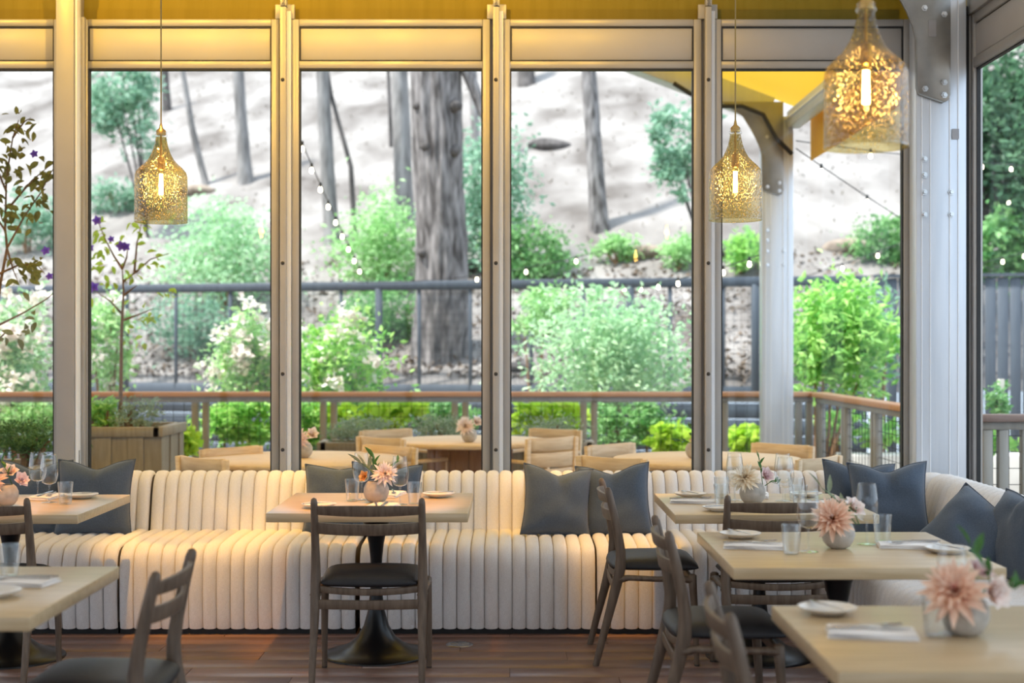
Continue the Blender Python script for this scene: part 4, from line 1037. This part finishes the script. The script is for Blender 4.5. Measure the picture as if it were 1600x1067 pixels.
shrub('leafy_shrub', 'pale green shrub behind the young potted tree', 165, 545, 16.2, 90, 190, 1500, .085, 'leaf_light', flowers=22, seed=2)
shrub('slope_shrub', 'large green shrub on the slope right of the left pendant', 350, 405, 23.6, 165, 190, 3600, .11, 'leaf_pale', seed=3)
shrub('slope_shrub', 'teal green bush on the slope above the fence, first window', 300, 520, 19.0, 150, 110, 1800, .09, 'leaf_teal', seed=4)
shrub('flowering_shrub', 'white flowering shrub beside the first mullion', 385, 565, 15.6, 120, 170, 2400, .085, 'leaf_light', flowers=96, seed=5)
shrub('flowering_shrub', 'bright green shrub with white blossoms left of the massive trunk', 535, 580, 15.4, 165, 170, 3600, .085, 'leaf_bright', flowers=73, seed=6)
shrub('slope_shrub', 'yellow green shrub on the slope left of the massive trunk', 590, 385, 23.2, 125, 170, 2600, .11, 'leaf_light', seed=7)
shrub('slope_shrub', 'mid green shrub against the fence left of the massive trunk', 598, 490, 19.2, 130, 110, 1900, .09, 'leaf_mid', seed=8)
shrub('slope_shrub', 'tall green shrub right of the massive trunk behind the second mullion', 765, 320, 24.0, 125, 260, 3400, .12, 'leaf_teal', seed=9)
shrub('slope_shrub', 'green bush on the slope at the left of the third window', 835, 395, 22.4, 110, 110, 1700, .10, 'leaf_mid', seed=10)
shrub('small_tree', 'pale leafy dogwood tree behind the railing in the third window', 955, 560, 16.4, 245, 215, 5200, .095, 'leaf_pale', 'tree', stems=6, stem_m='bark_pale', seed=11, base_px=(968, 700))
shrub('leafy_shrub', 'green bush left of the pale dogwood, third window', 845, 490, 18.6, 100, 90, 1500, .09, 'leaf_light', seed=12)
shrub('slope_shrub', 'low green bush on the bank in the third window', 965, 392, 22.6, 70, 50, 700, .10, 'leaf_light', seed=13)
shrub('slope_shrub', 'low green bush beside the third mullion', 1060, 395, 22.2, 60, 65, 700, .10, 'leaf_light', seed=14)
shrub('slope_shrub', 'yellow green bush between the third mullion and outside column', 1160, 395, 21.6, 65, 80, 900, .10, 'leaf_bright', seed=15)
shrub('laurel_tree', 'glossy bright green laurel tree right of the outside column', 1310, 525, 15.4, 165, 190, 4200, .12, 'leaf_bright', 'tree', stems=5, seed=16, asp=.42, base_px=(1275, 640))
shrub('leafy_shrub', 'teal green shrub in front of the charcoal board fence', 1368, 530, 16.4, 80, 150, 1500, .09, 'leaf_teal', seed=17)
shrub('slope_shrub', 'green bush on the slope above the laurel tree', 1378, 378, 21.0, 85, 85, 1100, .10, 'leaf_mid', seed=18)
shrub('oak_branches', 'dark green oak branches hanging beside the third mullion', 1058, 235, 23.5, 120, 175, 1500, .14, 'leaf_teal', 'tree', stems=4, stem_m='bark_dark', seed=19, base_px=(1108, 395), clump=.22)
shrub('oak_branches', 'pale teal tree on the slope left of the left pendant cord', 200, 160, 27.5, 150, 150, 2400, .14, 'leaf_teal', 'tree', stems=5, stem_m='bark_dark', seed=20, base_px=(232, 225), clump=.24)
shrub('slope_shrub', 'teal bush low on the slope behind the left pendant glass', 185, 305, 25.0, 100, 60, 900, .11, 'leaf_teal', seed=21)
shrub('slope_shrub', 'green bush on the slope behind the tall leafy shrub', 45, 350, 24.0, 110, 110, 1400, .11, 'leaf_teal', seed=22)
for k, (px, py, D, w_, h_, n, lab) in enumerate(((1570, 200, 22.5, 190, 260, 5200, 'tall dark tree crown filling the right side window'), (1580, 390, 21.0, 160, 120, 2200, 'dark undergrowth above the board fence in the right side window'),
        (1530, 330, 24.5, 90, 190, 1500, 'dark tree foliage beside the corner trim'), (1640, 260, 20.5, 130, 330, 2400, 'dark green tree at the extreme right edge'))):
    shrub('dark_tree', lab, px, py, D, w_, h_, n, .16, 'leaf_shaded' if k != 1 else 'leaf_mid', 'tree', stems=3, stem_m='bark_dark', seed=30+k, base_px=(px, 470), group='dark trees at right')
for k, (px, py, D, w_, h_, n, m, lf, lab) in enumerate((
        (375, 660, 14.9, 120, 90, 1500, 'leaf_bright', .09, 'bright green plants behind the railing mesh, first window'), (490, 665, 14.8, 80, 90, 1000, 'leaf_bright', .09, 'green plants behind the railing mesh beside the first mullion'),
        (585, 645, 14.5, 140, 45, 260, 'leaf_lime', .16, 'lime green large leaved vine behind the railing, second window'), (850, 648, 14.5, 110, 45, 240, 'leaf_lime', .16, 'lime green large leaved vine behind the railing, third window'),
        (690, 650, 15.2, 110, 60, 700, 'leaf_mid', .09, 'green plants below the massive trunk'), (1000, 668, 15.0, 150, 70, 1100, 'leaf_mid', .09, 'green plants behind the railing under the dogwood'),
        (1050, 688, 14.6, 60, 40, 260, 'leaf_lime', .15, 'lime fern behind the railing left of the third mullion'), (1163, 690, 14.7, 40, 45, 220, 'leaf_lime', .15, 'lime fern left of the outside column'),
        (1312, 668, 16.2, 60, 50, 600, 'leaf_bright', .10, 'bright fern behind the right railing run'), (1370, 680, 15.8, 60, 40, 500, 'leaf_bright', .10, 'bright fern near the charcoal fence'),
        (1562, 625, 13.2, 30, 60, 420, 'leaf_mid', .06, 'staked green seedling outside the right side window'), (290, 690, 12.9, 30, 40, 160, 'leaf_lime', .12, 'lime fern right of the square planter'),
        (1540, 690, 13.0, 70, 40, 420, 'leaf_bright', .10, 'bright plants below the right side railing'), (60, 655, 14.6, 150, 60, 900, 'leaf_light', .08, 'pale plants behind the far left planter'))):
    shrub('garden_plant', lab, px, py, D, w_, h_, n, lf, m, 'plant', stems=2, seed=50+k, group='garden plants', asp=.75 if m == 'leaf_lime' else .5)
tag(MB().box(3.6, 7.5, 15.2, 15.6, -.35, .35).build('stone_curb', 'stone', bevel=.02), 'pale stone garden curb beyond the right railing', 'curb')
tag(MB().bar(W(1563, 690, 13.2), W(1564, 592, 13.2), .05, .05).build('garden_stake', 'stone'), 'pale wooden stake outside the right side window', 'stake')
for k, (px, py, D, w_, h_, n, bz, lab) in enumerate(((215, 648, 11.25, 70, 46, 1000, .83, 'feathery herb in the square planter, right of the young tree'), (152, 645, 11.2, 60, 60, 700, .83, 'leafy green plant in the square planter, left of the young tree'),
        (560, 672, 12.7, 120, 44, 1900, .6, 'grey green rosemary at the left of the trough'), (690, 670, 12.75, 110, 46, 1700, .6, 'grey green rosemary in the middle of the trough'), (860, 672, 12.75, 100, 48, 1700, .6, 'grey green rosemary at the right of the trough'),
        (40, 688, 9.55, 130, 56, 2600, .66, 'dense green herb filling the far left planter'))):
    shrub('herb_plant', lab, px, py, D, w_, h_, n, .035 if k != 1 else .06, 'leaf_sage' if k in (0, 2, 3, 4) else ('leaf_bright' if k == 1 else 'leaf_herb'), 'plant', stems=3, seed=70+k, base=bz, group='herbs in planters', up_=.5, asp=.35 if k != 1 else .5)
# ---- tall leafy shrub (left edge) and young tree with purple flowers
mat('leaf_olive_single', (.17, .18, .035), (.30, .28, .08), rough=.5, scale=6, obj_rand=.3, translucent=.5)
mat('leaf_lime_single', (.36, .55, .05), (.58, .74, .12), rough=.5, scale=6, obj_rand=.2, translucent=.45)
LO, LL = petal_mesh('leaf_olive_single', .50, .2, .6, 'leaf'), petal_mesh('leaf_lime_single', .50, .2, .6, 'leaf')
FPM = petal_mesh('purple', .75, .1, .6, 'petal')
def branchy(name, label, base, D, branches, leafm, ln, per, rad, flowers, seed, extra=()):
    rnd = random.Random(seed); r = empty(name, base, 0, label, 'tree'); b0 = Vector(base)
    def leaf_at(p, k):
        d = Vector((rnd.gauss(0, .8), rnd.gauss(0, .6), -.55+rnd.gauss(0, .45))).normalized()
        ob('leaf', leafm, r).matrix_local = Matrix.Translation(p-b0) @ d.to_track_quat('Y', 'Z').to_matrix().to_4x4() @ Matrix.Rotation(rnd.uniform(-1.5, 1.5), 4, 'Y') @ Matrix.Scale(ln*rnd.uniform(.65, 1.2), 4)
    for bi, (pl, lv) in enumerate(branches):
        P = [W(px, py, D+rnd.uniform(-.06, .06)) for px, py in pl]
        MB().tube([p-b0 for p in P], [rad*(1-.75*i/(len(P)-1))*(1 if bi == 0 else .6) for i in range(len(P))], 6).build('branch' if bi else 'stem', 'twig', r, smooth=True)
        for k in range(lv):
            t = (.25 if bi else .55)+(.75 if bi else .45)*rnd.random()
            t *= len(P)-1; i = min(int(t), len(P)-2); p = P[i].lerp(P[i+1], t-i)+Vector((rnd.gauss(0, .05), rnd.gauss(0, .07), rnd.gauss(0, .045)))
            leaf_at(p, k)
    for (px, py, n) in extra:
        for k in range(n): leaf_at(W(px, py, D)+Vector((rnd.gauss(0, .035), rnd.gauss(0, .05), rnd.gauss(0, .035))), k)
    for px, py, s in flowers:
        f = W(px, py, D-.06)-b0
        for k in range(5):
            o = ob('flower_petal', FPM, r); o.matrix_local = Matrix.Translation(f) @ Matrix.Rotation(R(80), 4, 'X') @ Matrix.Rotation(2*math.pi*k/5+.3, 4, 'Z') @ Matrix.Rotation(R(12), 4, 'X') @ Matrix.Scale(s, 4)
branchy('potted_shrub', 'tall olive leaved shrub with a purple flower at the left edge', tuple(W(-25, 706, 9.5)), 9.5,
        [([(-25, 706), (-14, 560), (0, 446), (11, 388), (8, 357), (10, 277), (20, 215), (29, 188)], 42), ([(12, 386), (38, 338), (63, 302), (84, 262)], 34), ([(16, 322), (50, 282), (82, 255)], 22),
         ([(-10, 512), (38, 488), (73, 467), (90, 452)], 6), ([(-2, 428), (27, 415), (57, 412), (70, 428)], 20), ([(10, 300), (-10, 250), (-20, 220)], 22), ([(8, 360), (-12, 330), (-30, 310)], 26), ([(20, 215), (38, 190), (48, 184)], 7), ([(11, 388), (20, 420), (28, 440)], 10),
         ([(-12, 540), (8, 520), (20, 522)], 12)], LO, .078, 0, .014, ((54, 241, .032), (72, 392, .035), (78, 432, .03)), 5)
branchy('young_tree', 'slim young tree with yellow green leaves and purple flowers in the square planter', tuple(W(188, 668, 11.35)), 11.35,
        [([(188, 668), (190, 520), (193, 455), (191, 420)], 0), ([(191, 420), (178, 400), (165, 375), (150, 338)], 12), ([(191, 420), (198, 402), (200, 382)], 4), ([(193, 462), (205, 452), (214, 446)], 1), ([(190, 490), (172, 470), (150, 456)], 3),
         ([(192, 440), (212, 425), (235, 405), (268, 395)], 9), ([(210, 425), (214, 380), (222, 345)], 10), ([(193, 500), (215, 492), (240, 482)], 2)], LL, .074, 0, .018,
        ((152, 345, .045), (174, 374, .032), (190, 385, .05), (197, 386, .045), (147, 449, .05), (141, 388, .04)), 6, ((205, 522, 5), (212, 532, 3), (232, 495, 7), (268, 452, 6), (150, 410, 6), (152, 362, 5), (172, 445, 4), (222, 350, 6), (150, 395, 5), (232, 408, 5), (247, 460, 2)))
# ---- string lights
def string_light(pts, bulbs, label, rad=.006, warm=True):
    r = empty('string_light', pts[0], 0, label, 'string light', 'outdoor string lights'); b0 = Vector(pts[0])
    MB().tube([Vector(p)-b0 for p in pts], rad, 5).build('wire', 'rubber', r)
    for b in bulbs:
        b = Vector(b)-b0
        s = MB().lathe([(.0, .02), (.014, .02), (.016, -.02), (.012, -.028), (0, -.028)], 8, tuple(b)).build('socket', 'rubber', r)
        MB().lathe([(.012, -.028), (.017, -.046), (.02, -.062), (.016, -.078), (0, -.085)], 10, tuple(b)).build('bulb', 'string_bulb', r, smooth=True)
A, Bq = Vector((-2.0, 9.0, 4.45)), Vector((-2.02, 20.0, 2.42))
def lin(t, sag=.12): return A.lerp(Bq, t)-Vector((0, 0, sag*4*t*(1-t)))
string_light([lin(i/16) for i in range(17)], [lin((13.6+.66*k-9)/11) for k in range(9)], 'string of bulbs descending to the fence in the second window')
def seg(p, q, n, lab, sag=.08, skip=0):
    f = lambda t: Vector(p).lerp(Vector(q), t)-Vector((0, 0, sag*4*t*(1-t)))
    string_light([f(i/12) for i in range(13)], [f((k+.5)/n) for k in range(skip, n)], lab)
seg(W(1244, 232, 13.44), W(1551, 423, 17.75), 5, 'string of bulbs sloping down right of the outside column', .05)
seg(W(1244, 220, 13.44), W(1640, 262, 20.5), 7, 'nearly level string of bulbs from the outside column to the right window', .03)
seg(W(940, 446, 19.55), W(1193, 396, 13.60), 8, 'string of bulbs along the fence top beside the dogwood', .10)
seg(W(1230, 441, 18.85), W(1600, 300, 21.0), 7, 'string of bulbs above the laurel tree', .06)
seg(W(1440, 430, 18.35), W(1680, 372, 20.5), 7, 'low string of bulbs in the right side window', .03)
seg(W(560, 441, 20.2), W(940, 392, 19.2), 5, 'slack string of bulbs before the massive trunk', .12, 2)
